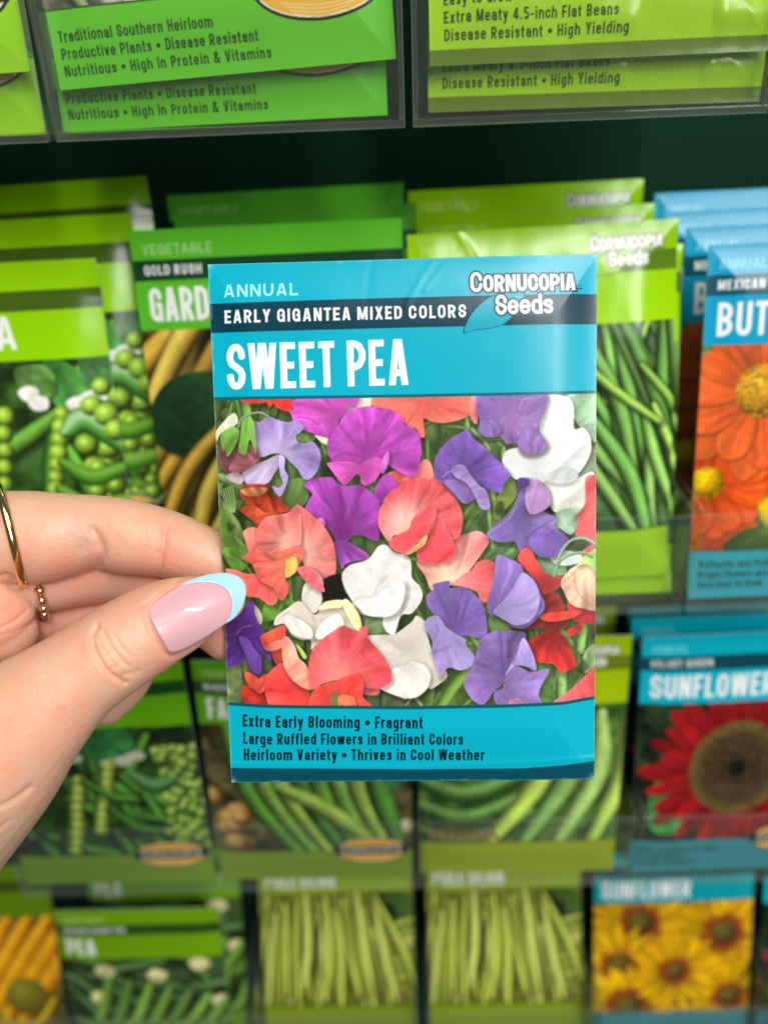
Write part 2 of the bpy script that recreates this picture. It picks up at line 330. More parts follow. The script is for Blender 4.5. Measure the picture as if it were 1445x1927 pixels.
def text(cv, string, p0, p1, cap, col, w=.5, s=.17, gap=.1, space=.32, grow=0., soft=.55, alpha=1., smallcaps=0.):
    """writes string with its baseline from p0 to p1; the letter pitch is fitted to that length"""
    p0 = np.asarray(p0, float); p1 = np.asarray(p1, float)
    pos = 0.; items = []
    for k, ch in enumerate(string):
        if ch == ' ': pos += space; continue
        f = smallcaps if (smallcaps and k > 0) else 1.
        aw, st = glyph(ch, w/ (1 if f == 1. else 1.), s if f == 1. else s/f)
        items.append((ch, pos, f, aw, st)); pos += aw*f+gap
    total = pos-gap
    L = np.linalg.norm(p1-p0); e = (p1-p0)/L; nrm = np.array([e[1], -e[0]])
    kx = L/(total*cap)
    for ch, x, f, aw, st in items:
        tr = lambda q: p0+e*((x+q[0]*f)*cap*kx)+nrm*(q[1]*cap*f)
        corners = [tr((-.1, -.3)), tr((aw+.1, 1.1)), tr((-.1, 1.1)), tr((aw+.1, -.3))]
        wn = cv.win(corners, 3+grow)
        if wn is None: continue
        X = cv.X[wn]; Y = cv.Y[wn]
        ux = (X-p0[0])*e[0]+(Y-p0[1])*e[1]; uy = (X-p0[0])*nrm[0]+(Y-p0[1])*nrm[1]
        D = np.full(X.shape, 1e9); hw = s*cap/2*(1 if f == 1. else 1.)
        if ch == '*':
            cx = (x+aw*.5)*cap*kx
            D = np.hypot(ux-cx, uy-.45*cap)-cap*.2
        for q in st if ch != '*' else ():
            pts = [((x+a*f)*cap*kx, b*cap*f) for a, b in q]; n = len(pts)-1
            for j in range(n):
                (ax, ay), (bx_, by) = pts[j], pts[j+1]
                ex, ey = bx_-ax, by-ay; LL = math.hypot(ex, ey)
                if LL < 1e-6: continue
                ex /= LL; ey /= LL
                al = (ux-ax)*ex+(uy-ay)*ey; pe = np.abs(-(ux-ax)*ey+(uy-ay)*ex)
                over = np.maximum(np.maximum(-al, al-LL), 0)
                d = np.hypot(pe, over)-hw
                if j == 0: d = np.maximum(d, -al)
                if j == n-1: d = np.maximum(d, al-LL)
                D = np.minimum(D, d)
        hi = cap*f*(1.0 if ch.isupper() or ch in 'bdfhklit45&' else (.74 if ch.islower() else 1.))
        if ch in 'bdfhklit': hi = cap
        lo = 0. if ch not in 'gjpqyQ' else -.26*cap
        D = np.maximum(D, np.maximum(lo-uy, uy-hi))
        q = max(soft, .6*cv.px)
        cv.put(wn, sst(q, -q, D-grow)*alpha, col)
# ---------------------------------------------------------------- the sweet pea packet's print, traced in photograph pixels
TEAL = rgb(0, 172, 196); TEALD = rgb(0, 84, 98); INK = rgb(0, 18, 26); WHT = rgb(250, 250, 250)
_ZO = {'A': (400, 740), 'B': (760, 740), 'C': (400, 1030), 'D': (760, 1030)}
def Z(zone, *p):
    o = np.array(_ZO[zone]); return np.array(p, float)/3.803+o
def ZZ(*segs):
    return np.vstack([Z(z, *p) for z, p in segs])

def paint_flowers(c):
    X, Y = c.X, c.Y
    n = fbm(X/45, Y/60, 3)[..., None]; n2 = fbm(X/14+9, Y/26+3, 3)[..., None]
    bg = rgb(48, 66, 34)*(1-n)+rgb(104, 128, 66)*n
    c.img[:] = np.where((Y > 745)[..., None] & (Y < 1330)[..., None], bg*(.45+1.1*n2), c.img)
    R = np.random.RandomState(5)
    for k in range(150):                                    # stems and leaves out of focus behind the flowers
        x = R.uniform(400, 1130); y = R.uniform(750, 1340); a = R.normal(-1.4, .5); L = R.uniform(50, 150); w = R.uniform(5, 16)
        g = R.uniform(.45, 1.15); col = rgb(96, 130, 62)*g
        bend = R.uniform(-20, 20)
        c.tube([(x, y), (x+math.cos(a)*L*.5+bend, y+math.sin(a)*L*.5), (x+math.cos(a)*L, y+math.sin(a)*L)], w, col, col*.55, np.minimum(col*1.35, 1), alpha=.75, soft=2.2)
    for k in range(26):                                     # dark gaps
        x = R.uniform(410, 1120); y = R.uniform(760, 1330)
        q = [(x+R.uniform(8, 22)*math.cos(t), y+R.uniform(10, 30)*math.sin(t)) for t in np.linspace(0, 6.28, 7)[:-1]]
        c.poly(q, rgb(26, 32, 18), soft=5, alpha=.6, smooth=True)
    G1 = rgb(120, 152, 86); G2 = rgb(86, 118, 52); GD = rgb(52, 78, 34)
    def stem(z, pts, w, col=G1): c.tube(Z(z, *pts), w/3.803, col, col*.6, np.minimum(col*1.25, 1), taper=(.1, .1))
    def leaf(z, pts, col=G2, th=None): c.petal(Z(z, *pts), col, throat=None, vein=.15, crinkle=.2, rim=.08, dark=.85, light=1.1, seed=pts[0][0])
    stem('A', [(235, 55), (250, 200)], 80, rgb(120, 165, 80)); stem('A', [(60, 600), (200, 670), (330, 720)], 70); stem('A', [(540, 480), (565, 620), (570, 820)], 55, rgb(80, 105, 60))
    stem('B', [(160, 260), (165, 480)], 40, G2); stem('B', [(440, 170), (450, 260)], 45); stem('B', [(590, 700), (610, 1000), (640, 1180)], 40); stem('B', [(620, 700), (670, 900)], 55, rgb(110, 140, 80))
    stem('B', [(300, 240), (420, 250), (560, 330), (700, 330)], 30, rgb(96, 120, 56)); stem('B', [(480, 260), (560, 340), (600, 400)], 40, G1)
    leaf('B', [(730, 640), (770, 605), (805, 720), (720, 830), (650, 900), (640, 780)], rgb(110, 130, 60)); leaf('B', [(420, 870), (500, 760), (510, 790), (440, 900)], G2)
    leaf('B', [(440, 1000), (540, 850), (600, 960), (560, 1100)], rgb(60, 84, 44)); leaf('B', [(690, 400), (720, 380), (725, 460), (705, 500)], G1)
    leaf('A', [(600, 290), (700, 280), (740, 330), (640, 350)], G2); leaf('A', [(430, 165), (420, 120), (470, 90), (460, 150)], G2); leaf('A', [(480, 810), (520, 640), (660, 610), (690, 740), (620, 820)], rgb(84, 110, 58))
    leaf('A', [(65, 1080), (60, 820), (180, 900), (240, 1060), (245, 1160), (130, 1217)], rgb(80, 116, 44)); leaf('C', [(70, 60), (90, 0), (240, 20), (250, 130), (160, 180)], rgb(84, 124, 44))
    for k in range(13):
        y = 760+k*24; c.line(Z('A', (60+k*9, y), (120+k*10, y+70), (200, y+190)), 2.2, rgb(150, 175, 100)*R.uniform(.7, 1.05), alpha=.8)
    for k in range(6): c.line(Z('A', (60+k*16, 690-k*6), (95+k*14, 780), (130+k*6, 850)), 2., rgb(160, 190, 110))
    leaf('C', [(380, 400), (520, 360), (600, 400), (480, 500), (360, 520)], rgb(88, 130, 48)); leaf('C', [(570, 200), (660, 230), (640, 370), (600, 380)], rgb(66, 84, 46))
    leaf('C', [(1070, 480), (1210, 480), (1250, 590), (1100, 600)], rgb(110, 132, 84)); leaf('C', [(110, 850), (200, 850), (210, 1110), (115, 1110)], rgb(96, 110, 66)); leaf('C', [(1130, 990), (1260, 1040), (1400, 1090), (1380, 1130), (1130, 1125)], rgb(86, 96, 70))
    stem('C', [(1230, 1000), (1220, 1120)], 60, rgb(70, 90, 60)); stem('C', [(680, 640), (690, 820)], 50, rgb(60, 74, 44))
    stem('D', [(1120, 880), (1120, 1110)], 90, rgb(128, 170, 96)); stem('D', [(1280, 540), (1260, 730)], 80, rgb(130, 170, 96)); stem('D', [(440, 880), (340, 1000), (260, 1130)], 90, rgb(112, 148, 62))
    stem('D', [(20, 1115), (70, 1065), (130, 1130)], 22, rgb(140, 160, 120)); stem('D', [(480, 640), (560, 740)], 40, rgb(120, 150, 70)); leaf('D', [(610, 480), (740, 540), (760, 590), (620, 600)], rgb(92, 124, 66))
    leaf('D', [(1110, 600), (1160, 600), (1215, 690), (1180, 700)], rgb(110, 165, 70)); leaf('D', [(1290, 760), (1370, 700), (1370, 850), (1290, 900)], rgb(140, 165, 110)); leaf('D', [(950, 90), (1130, 80), (1150, 190), (1000, 180)], rgb(130, 165, 120))
    leaf('D', [(640, 0), (800, 10), (760, 90), (560, 120)], rgb(92, 130, 80)); leaf('D', [(940, 820), (1050, 850), (1080, 1100), (980, 1110)], rgb(80, 120, 60))
    for k in range(170):
        x = R.uniform(405, 1125); y = R.uniform(745, 1330); a = R.normal(-1.5, .55); L = R.uniform(20, 70); g = R.uniform(.5, 1.25); b_ = R.uniform(-14, 14)
        c.line([(x, y), (x+math.cos(a)*L*.5+b_, y+math.sin(a)*L*.5), (x+math.cos(a)*L, y+math.sin(a)*L)], R.uniform(1.5, 4.5), np.minimum(rgb(118, 142, 84)*g, 1), soft=R.uniform(.8, 2.2), alpha=.75, taper=.6)
    for k in range(60):
        x = R.uniform(405, 1125); y = R.uniform(750, 1325); c.poly([(x+R.uniform(4, 13)*math.cos(t), y+R.uniform(5, 18)*math.sin(t)) for t in np.linspace(0, 6.28, 6)[:-1]], rgb(24, 30, 16) if k % 2 else rgb(110, 130, 80), soft=3.5, alpha=.5, smooth=True)
    red = rgb(205, 48, 44); cor = rgb(240, 104, 98); sal = rgb(246, 150, 128); mag = rgb(186, 69, 176); lav = rgb(162, 139, 201); pur = rgb(127, 102, 171); crm = rgb(226, 212, 196); wht = rgb(234, 232, 226)
    # --- top edge
    c.petal(Z('A', (215, 40), (390, 40), (385, 66), (300, 74), (225, 66)), red, seed=1); c.petal(Z('A', (400, 45), (575, 40), (580, 100), (540, 130), (470, 105), (440, 75), (415, 100)), rgb(226, 54, 50), seed=2)
    c.petal(ZZ(('A', [(1040, 35), (1140, 25), (1140, 85), (1100, 110), (1020, 155)])), rgb(222, 212, 188), seed=3, rim=.2)
    # white flower at the right edge
    c.petal(Z('B', (1160, 15), (1390, 10), (1390, 345), (1280, 260), (1200, 150)), rgb(150, 186, 150), seed=4, rim=0, crinkle=.5)
    c.petal(Z('B', (960, 30), (1150, 20), (1215, 90), (1220, 250), (1290, 245), (1345, 340), (1335, 450), (1265, 560), (1180, 640), (1000, 650), (800, 615), (745, 560), (700, 490), (730, 410), (830, 380), (960, 330)), rgb(232, 236, 232), throat=Z('B', (960, 480))[0], dark=.9, light=1.04, vein=.05, crinkle=.12, seed=5)
    c.petal(Z('B', (1010, 640), (1130, 640), (1260, 600), (1365, 570), (1372, 760), (1300, 830), (1200, 850), (1080, 850), (1020, 760)), rgb(226, 226, 214), dark=.92, light=1.05, vein=.05, seed=6)
    c.petal(Z('B', (1010, 610), (1080, 540), (1180, 530), (1250, 590), (1180, 640), (1060, 640)), rgb(214, 222, 220), dark=.95, light=1.03, vein=.03, seed=7)
    c.petal(Z('B', (1100, 840), (1260, 830), (1240, 960), (1180, 1010), (1090, 930)), rgb(160, 192, 162), seed=8, crinkle=.4)
    c.petal(Z('B', (1300, 610), (1360, 585), (1390, 620), (1390, 1035), (1300, 1030), (1225, 1020), (1250, 900), (1218, 885), (1300, 790)), rgb(232, 84, 84), seed=9, grad=(0, -1, -.15), tint=(rgb(250, 190, 170), .4))
    c.petal(Z('B', (1240, 1160), (1350, 1085), (1360, 1140), (1290, 1190)), rgb(226, 80, 90), seed=10); c.petal(Z('D', (1060, 10), (1240, 40), (1280, 100), (1150, 130), (1050, 90)), rgb(206, 214, 206), seed=11)
    # coral at the top
    c.petal(ZZ(('A', [(1145, 28), (1260, 20)]), ('B', [(0, 10), (300, 8), (530, 0), (525, 120), (518, 215), (470, 160), (400, 188), (300, 210), (210, 207), (140, 182), (152, 300), (115, 312), (85, 250)]), ('A', [(1400, 240), (1330, 150), (1270, 120), (1200, 105), (1150, 100)])), rgb(240, 112, 98), throat=Z('B', (150, 40))[0], seed=12, vein=.12, dark=.88)
    c.line(Z('B', (135, 185), (150, 240), (155, 300)), 2, rgb(170, 60, 50), soft=1.5, alpha=.6); c.petal(Z('B', (478, 15), (530, 5), (520, 215), (468, 150)), rgb(226, 120, 120), seed=13)
    # purple, top right
    c.petal(Z('B', (535, 8), (700, 2), (1012, 0), (1015, 110), (970, 200), (958, 262), (1010, 345), (1015, 385), (955, 430), (880, 436), (830, 410), (803, 358), (730, 360), (692, 312), (600, 315), (528, 272), (540, 200), (515, 100)), rgb(136, 103, 175), throat=Z('B', (760, 190))[0], dark=.95, light=1.05, seed=14, tint=(rgb(178, 130, 180), .5))
    c.petal(Z('B', (810, 360), (850, 270), (900, 250), (970, 300), (1012, 355), (995, 412), (900, 437), (840, 420)), rgb(142, 103, 175), seed=15, dark=.9); c.line(Z('B', (820, 110), (850, 45), (905, 35)), 2.5, rgb(190, 150, 205), soft=1.2, alpha=.9)
    c.petal(Z('B', (540, 210), (620, 190), (690, 250), (640, 310), (560, 300)), rgb(134, 107, 175), seed=16, dark=.9)
    # magenta flower at the top left
    c.petal(Z('A', (590, 42), (820, 36), (1045, 30), (1010, 120), (945, 160), (900, 195), (860, 292), (800, 316), (735, 290), (640, 262), (585, 220), (570, 160), (548, 128), (582, 108)), rgb(207, 84, 186), throat=Z('A', (910, 150))[0], dark=.86, seed=17)
    c.petal(Z('A', (650, 245), (760, 225), (900, 190), (860, 292), (800, 316), (735, 292)), rgb(167, 65, 159), seed=18); c.line(Z('A', (620, 170), (700, 180), (760, 225)), 2.4, rgb(150, 50, 140), soft=1.5, alpha=.7)
    c.poly(Z('A', (725, 295), (830, 320), (830, 375), (780, 352)), rgb(224, 216, 190)); leaf('A', [(960, 150), (985, 100), (1020, 110), (1010, 150)], rgb(150, 160, 120))
    # coral scraps behind
    c.petal(Z('A', (1265, 560), (1460, 560), (1500, 620), (1330, 670), (1290, 620)), cor, seed=19)
    c.petal(Z('B', (60, 590), (130, 480), (188, 490), (222, 590), (295, 640), (200, 640), (100, 630)), rgb(244, 122, 112), seed=20)
    # big magenta flower
    c.petal(ZZ(('A', [(825, 410), (828, 340), (868, 270), (910, 210), (932, 170), (1000, 118), (1110, 93), (1190, 110), (1270, 115), (1345, 160), (1372, 212)]), ('B', [(0, 222), (60, 245), (108, 300), (125, 400), (112, 500), (85, 585), (0, 575)]), ('A', [(1300, 540), (1240, 500), (1180, 520), (1080, 540), (960, 520), (870, 500)])), rgb(182, 74, 178), throat=Z('A', (1100, 460))[0], dark=.9, light=1.06, vein=.14, seed=21, rim=.06)
    c.line(Z('A', (1060, 230), (1110, 300), (1090, 400)), 9, rgb(140, 40, 140), soft=8, alpha=.5); c.line(Z('A', (1300, 150), (1230, 280), (1180, 420)), 3, rgb(140, 50, 145), soft=3, alpha=.5); c.line(Z('A', (850, 470), (940, 430), (1060, 450)), 4, rgb(140, 44, 130), soft=4, alpha=.6)
    c.petal(Z('A', (820, 500), (865, 490), (1000, 488), (1060, 512), (1100, 480), (1180, 455), (1228, 500), (1205, 560), (1165, 620), (1100, 658), (1065, 640), (1058, 595), (1030, 580), (990, 620), (942, 656), (890, 600), (850, 545)), rgb(218, 89, 184), throat=Z('A', (1070, 540))[0], dark=.84, seed=22)
    c.petal(Z('A', (1240, 422), (1263, 430), (1255, 510), (1220, 575), (1203, 520)), rgb(201, 106, 199), seed=23)
    c.petal(Z('A', (1155, 700), (1210, 600), (1260, 572), (1300, 620), (1332, 665), (1270, 722), (1200, 782), (1165, 742)), rgb(158, 62, 160), seed=24, dark=.8)
    # lower magenta / purple
    c.petal(Z('A', (660, 652), (720, 610), (850, 598), (890, 640), (960, 662), (1060, 658), (1150, 720), (1202, 800), (1190, 900), (1192, 1000), (1176, 1052), (1060, 1010), (1000, 1020), (960, 1062), (900, 1072), (850, 990), (790, 930), (730, 870), (668, 830), (690, 760), (716, 716)), rgb(158, 66, 164), throat=Z('A', (930, 990))[0], dark=.8, seed=25, grad=(1, 0, -.12), vein=.14)
    c.line(Z('A', (880, 690), (900, 820), (920, 980)), 10, rgb(130, 30, 130), soft=9, alpha=.5); c.petal(Z('A', (750, 900), (790, 890), (810, 940), (770, 960)), rgb(207, 101, 199), seed=26)
    c.petal(ZZ(('A', [(868, 1072), (955, 1052), (1060, 1108), (1122, 1160), (1112, 1195)]), ('C', [(1050, 90), (960, 112), (930, 152), (905, 90)])), rgb(170, 84, 184), seed=27, throat=Z('A', (900, 1060))[0])
    # lavender flower, top left
    c.petal(Z('A', (295, 200), (342, 204), (402, 165), (470, 190), (540, 206), (600, 195), (657, 236), (635, 275), (600, 300), (615, 342), (660, 356), (720, 344), (766, 400), (778, 460), (760, 540), (700, 612), (652, 605), (612, 540), (560, 490), (500, 438), (440, 430), (368, 455), (330, 440), (310, 360), (290, 270)), lav, throat=Z('A', (470, 420))[0], dark=1., light=.98, tint=(rgb(206, 190, 222), .75), vein=.1, seed=28)
    c.line(Z('A', (480, 210), (470, 320), (465, 420)), 2, rgb(190, 168, 216), soft=1.5, alpha=.6)
    c.petal(Z('A', (205, 585), (280, 520), (380, 480), (440, 450), (482, 440), (490, 500), (442, 580), (400, 640), (300, 669), (240, 640)), rgb(202, 182, 218), throat=Z('A', (470, 450))[0], dark=.84, seed=29)
    c.petal(Z('A', (480, 440), (522, 462), (520, 540), (546, 592), (530, 660), (490, 738), (455, 712), (433, 660), (478, 672), (508, 640), (492, 590), (482, 540)), rgb(181, 160, 214), seed=30)
    # buds
    c.petal(Z('A', (30, 265), (150, 140), (182, 215), (60, 290), (35, 345)), rgb(216, 220, 190), seed=31)
    c.petal(Z('A', (50, 390), (110, 350), (190, 370), (182, 440), (130, 560), (90, 562), (52, 500)), rgb(118, 70, 74), seed=32, dark=.8); c.petal(Z('A', (95, 590), (180, 560), (220, 620), (200, 650), (120, 625)), rgb(196, 170, 176), seed=33)
    c.petal(Z('A', (118, 545), (180, 440), (202, 380), (290, 368), (342, 450), (322, 492), (222, 562)), rgb(146, 88, 94), seed=34, dark=.82, rim=.25)
    c.petal(Z('A', (60, 300), (140, 240), (192, 262), (182, 340), (112, 452), (92, 400), (75, 412)), rgb(118, 168, 72), seed=35); c.petal(Z('A', (215, 200), (250, 170), (292, 182), (312, 300), (316, 435), (272, 330), (240, 435), (190, 410), (202, 320)), rgb(124, 172, 76), seed=36)
    c.tube(Z('A', (188, 240), (215, 180), (290, 145), (350, 140), (400, 165)), 5, rgb(130, 156, 120), rgb(80, 100, 70), rgb(170, 190, 150), taper=(0, 0))
    # dark orange-red flower
    c.petal(Z('A', (200, 690), (260, 650), (400, 655), (412, 700), (500, 752), (520, 790), (562, 832), (470, 862), (400, 890), (350, 922), (312, 957), (280, 900), (190, 830), (205, 812), (255, 800), (206, 740)), rgb(162, 58, 36), seed=37, crinkle=.5, vein=.3, dark=.75)
    c.petal(Z('A', (190, 825), (300, 800), (380, 850), (470, 850), (400, 890), (330, 930), (280, 900)), rgb(186, 76, 50), seed=38, crinkle=.3); c.petal(Z('A', (205, 690), (300, 670), (400, 680), (340, 730), (240, 730)), rgb(148, 92, 60), seed=39, crinkle=.5)
    # coral flower on the left
    c.petal(Z('C', (85, 170), (150, 163), (240, 190), (330, 190), (400, 240), (472, 340), (450, 402), (400, 407), (330, 362), (240, 352), (180, 300)), cor, seed=40, throat=Z('C', (420, 200))[0], dark=.95)
    c.petal(Z('A', (222, 985), (310, 958), (328, 1060), (380, 1140), (480, 1135), (600, 1100), (600, 1210), (480, 1225), (300, 1225), (208, 1180), (252, 1140), (238, 1060)), rgb(244, 124, 118), seed=41)
    c.petal(Z('A', (600, 803), (640, 808), (720, 870), (792, 940), (852, 1030), (882, 1140), (886, 1225), (874, 1330), (830, 1385), (790, 1392), (720, 1320), (650, 1205), (630, 1090), (615, 950)), rgb(244, 118, 112), throat=Z('A', (660, 1160))[0], dark=1., light=1., tint=(rgb(250, 198, 180), .75), seed=42, vein=.12)
    c.petal(Z('A', (318, 970), (380, 888), (470, 865), (545, 850), (600, 803), (628, 900), (632, 1080), (560, 1132), (480, 1132), (400, 1148), (350, 1110), (318, 1040)), rgb(243, 120, 116), throat=Z('A', (540, 1060))[0], dark=1., light=.98, tint=(rgb(250, 190, 165), .8), seed=43, vein=.12)
    c.line(Z('A', (630, 860), (634, 980), (630, 1080)), 2.2, rgb(252, 180, 160), soft=1.2)
    c.petal(Z('C', (210, 72), (300, 42), (440, 40), (600, -10), (660, 20), (610, 150), (528, 215), (548, 262), (540, 330), (490, 377), (440, 290), (340, 232), (275, 110)), rgb(240, 106, 94), throat=Z('C', (540, 110))[0], dark=1.02, light=.96, tint=(rgb(248, 156, 110), .55), seed=44)
    c.petal(Z('C', (530, 90), (600, 70), (608, 160), (528, 212)), rgb(246, 172, 86), seed=45); c.line(Z('C', (300, 100), (450, 90), (600, 30)), 2, rgb(206, 66, 66), soft=2, alpha=.6)
    # dark gap, white flower
    c.poly(Z('C', (790, 230), (880, 188), (952, 200), (935, 280), (972, 362), (900, 385), (800, 372), (778, 300)), rgb(28, 28, 18), soft=2, smooth=True)
    c.petal(Z('C', (640, 375), (655, 270), (705, 240), (782, 320), (776, 420), (722, 470), (662, 430)), rgb(214, 206, 196), seed=46, dark=.9); c.petal(Z('C', (700, 150), (760, 180), (795, 240), (790, 280), (740, 240)), rgb(220, 204, 186), seed=47)
    c.petal(Z('C', (605, 150), (660, 130), (742, 170), (782, 240), (802, 316), (700, 270), (650, 220)), rgb(238, 106, 116), seed=48)
    c.petal(Z('C', (928, 230), (935, 170), (990, 120), (1080, 96), (1130, 65), (1190, -13), (1250, -18), (1302, 30), (1390, 50), (1422, 110), (1426, 210), (1482, 270), (1502, 345), (1472, 412), (1420, 468), (1370, 472), (1340, 500), (1302, 612), (1250, 600), (1217, 540), (1215, 492), (1120, 480), (1065, 470), (1012, 400), (960, 312)), rgb(230, 227, 222), throat=Z('C', (1170, 330))[0], dark=.94, light=1.05, vein=.05, seed=49)
    c.line(Z('C', (1160, 330), (1185, 270), (1250, 200)), 3, rgb(190, 184, 180), soft=3, alpha=.6); c.line(Z('C', (1395, 250), (1405, 330), (1370, 420), (1345, 480)), 5, rgb(176, 168, 160), soft=4, alpha=.7)
    c.petal(Z('C', (1000, 392), (1070, 352), (1165, 342), (1250, 262), (1330, 223), (1372, 260), (1372, 340), (1340, 430), (1280, 482), (1200, 492), (1110, 480), (1050, 432)), rgb(240, 240, 236), seed=50, dark=.93, light=1.02, vein=.03, crinkle=.1)
    c.line(Z('C', (1000, 392), (1070, 352), (1165, 345), (1250, 265)), 1.6, rgb(196, 194, 192), soft=1.6, alpha=.8)
    # cream flower
    c.petal(Z('C', (443, 552), (465, 485), (540, 430), (625, 380), (700, 460), (752, 470), (800, 390), (932, 372), (1012, 410), (1062, 510), (1060, 597), (960, 580), (800, 650), (715, 725), (705, 660), (640, 656), (570, 622), (530, 560), (500, 542)), crm, throat=Z('C', (730, 560))[0], dark=.9, seed=51, vein=.06)
    c.petal(Z('C', (515, 515), (560, 480), (700, 560), (720, 640), (640, 640), (560, 600)), rgb(240, 234, 224), seed=52, dark=.95); c.petal(Z('C', (740, 640), (780, 540), (900, 470), (940, 560), (830, 640)), rgb(240, 234, 218), seed=53, dark=.94)
    c.line(Z('C', (715, 470), (735, 560), (712, 660)), 2.4, rgb(180, 166, 146), soft=2, alpha=.7); c.line(Z('C', (450, 545), (500, 490), (560, 450)), 2.5, rgb(196, 170, 156), soft=2, alpha=.6)
    c.petal(Z('C', (760, 440), (820, 382), (932, 372), (930, 420), (850, 430)), rgb(234, 230, 170), seed=54); c.petal(Z('C', (930, 380), (972, 370), (1052, 480), (1062, 590), (1010, 562), (950, 450)), rgb(236, 232, 172), seed=55)
    c.line(Z('C', (940, 400), (930, 480), (905, 570)), 2, rgb(208, 200, 140), soft=1.5, alpha=.7)
    # deep violet on the left
    c.poly(Z('C', (285, 405), (330, 440), (357, 490), (350, 548), (305, 510)), rgb(206, 212, 184), smooth=True)
    c.petal(Z('C', (60, 560), (110, 530), (172, 490), (240, 420), (292, 388), (302, 470), (342, 560), (392, 640), (426, 790), (400, 802), (355, 740), (362, 880), (320, 907), (270, 880), (232, 790), (200, 832), (150, 850), (60, 840)), rgb(89, 49, 133), seed=56, dark=.85, rim=.05, throat=Z('C', (200, 640))[0])
    c.petal(Z('C', (185, 650), (250, 650), (300, 720), (352, 790), (350, 880), (315, 900), (270, 850), (240, 770)), rgb(104, 63, 147), seed=57, dark=.85); c.line(Z('C', (165, 630), (210, 580), (275, 560)), 2.2, rgb(133, 101, 173), soft=1.5)
    c.line(Z('C', (110, 790), (170, 740), (175, 640)), 2.4, rgb(56, 26, 104), soft=2, alpha=.8)
    # reds at the lower left
    c.petal(Z('C', (345, 640), (400, 600), (517, 552), (522, 640), (502, 700), (512, 795), (460, 827), (420, 740), (380, 722)), rgb(214, 78, 58), seed=58); c.petal(Z('C', (380, 722), (420, 680), (505, 655), (505, 705), (430, 735)), rgb(236, 122, 104), seed=59)
    leaf('C', [(600, 690), (625, 700), (680, 775), (650, 785)], rgb(150, 170, 80))
    c.petal(Z('C', (208, 1010), (240, 985), (300, 990), (330, 930), (402, 898), (440, 1000), (440, 1118), (240, 1122)), rgb(176, 50, 40), seed=60, crinkle=.3); c.petal(Z('C', (232, 890), (270, 895), (332, 935), (302, 1012), (240, 950)), rgb(234, 84, 60), seed=61); c.petal(Z('C', (295, 970), (400, 900), (420, 900), (380, 1010), (330, 1035)), rgb(214, 76, 66), seed=62)
    c.petal(Z('C', (383, 1000), (402, 900), (460, 840), (512, 822), (562, 920), (640, 985), (687, 1010), (687, 1140), (440, 1140), (388, 1062)), rgb(244, 72, 66), seed=63, throat=Z('C', (640, 1000))[0], dark=.85, rim=.12)
    c.petal(Z('C', (500, 660), (540, 633), (592, 700), (622, 782), (672, 832), (692, 900), (717, 1007), (640, 990), (562, 922), (510, 822)), rgb(246, 146, 126), seed=64, dark=.95)
    # cream flower right of the centre
    c.petal(ZZ(('C', [(1105, 630), (1200, 618), (1300, 612), (1380, 560)]), ('D', [(60, 520), (92, 480), (152, 530), (162, 600), (202, 740), (230, 800), (302, 880), (300, 930), (202, 1002), (170, 1000), (100, 1060), (0, 1075)]), ('C', [(1370, 1073), (1260, 1032), (1188, 990), (1270, 950), (1282, 900), (1240, 800), (1180, 720)])), rgb(222, 212, 200), throat=Z('D', (60, 760))[0], dark=.96, light=1.0, seed=65, vein=.06)
    c.petal(ZZ(('C', [(1190, 992), (1270, 955), (1290, 860), (1380, 830)]), ('D', [(60, 800), (150, 830), (190, 900), (170, 990), (100, 1058), (0, 1073)]), ('C', [(1370, 1070), (1260, 1030)])), rgb(234, 228, 218), seed=66, dark=.9, vein=.06, throat=Z('D', (40, 830))[0])
    c.line(ZZ(('C', [(1290, 850), (1380, 825)]), ('D', [(60, 800), (150, 830), (190, 900)])), 2, rgb(190, 176, 160), soft=2.5, alpha=.7)
    # big coral-red flower, bottom
    c.petal(Z('C', (1080, 985), (1190, 1000), (1180, 1045), (1080, 1040)), rgb(204, 96, 100), seed=67)
    c.petal(Z('C', (688, 840), (720, 722), (800, 640), (870, 590), (930, 554), (990, 572), (1045, 602), (1062, 566), (1112, 564), (1116, 640), (1182, 722), (1252, 822), (1281, 922), (1268, 962), (1190, 1000), (1080, 985), (1060, 912), (950, 930), (800, 965), (720, 1007), (690, 920)), rgb(236, 88, 96), throat=Z('C', (890, 930))[0], dark=1., light=1., tint=(rgb(248, 170, 150), .6), vein=.13, seed=68)
    c.line(Z('C', (1120, 650), (1080, 760), (1180, 850)), 3, rgb(206, 60, 70), soft=4, alpha=.5); c.line(Z('C', (1200, 860), (1080, 900), (1000, 905)), 6, rgb(226, 80, 50), soft=6, alpha=.6)
    c.petal(Z('C', (698, 1150), (722, 1020), (800, 972), (890, 945), (960, 910), (1040, 903), (1082, 960), (1077, 1060), (1132, 1135), (860, 1150)), rgb(246, 76, 66), throat=Z('C', (860, 1100))[0], dark=.9, seed=69)
    c.petal(Z('C', (858, 1030), (885, 1020), (905, 1060), (900, 1140), (845, 1140)), rgb(120, 110, 70), seed=70); c.petal(Z('C', (912, 1050), (1010, 1060), (1020, 1140), (912, 1140)), rgb(222, 110, 74), seed=71)
    # big coral flower, upper right of the centre
    c.petal(ZZ(('D', [(90, 100), (180, 60), (345, 60), (330, -90), (420, -93), (500, -120), (560, -110), (607, -52), (560, 30), (500, 115), (440, 190), (340, 262), (250, 285), (195, 300), (150, 200)])), rgb(246, 146, 138), throat=Z('D', (330, 262))[0], dark=1., light=.96, tint=(rgb(250, 226, 190), .8), seed=72, vein=.14)
    c.line(Z('D', (480, -100), (440, 60), (350, 240)), 2.5, rgb(250, 196, 180), soft=2, alpha=.8)
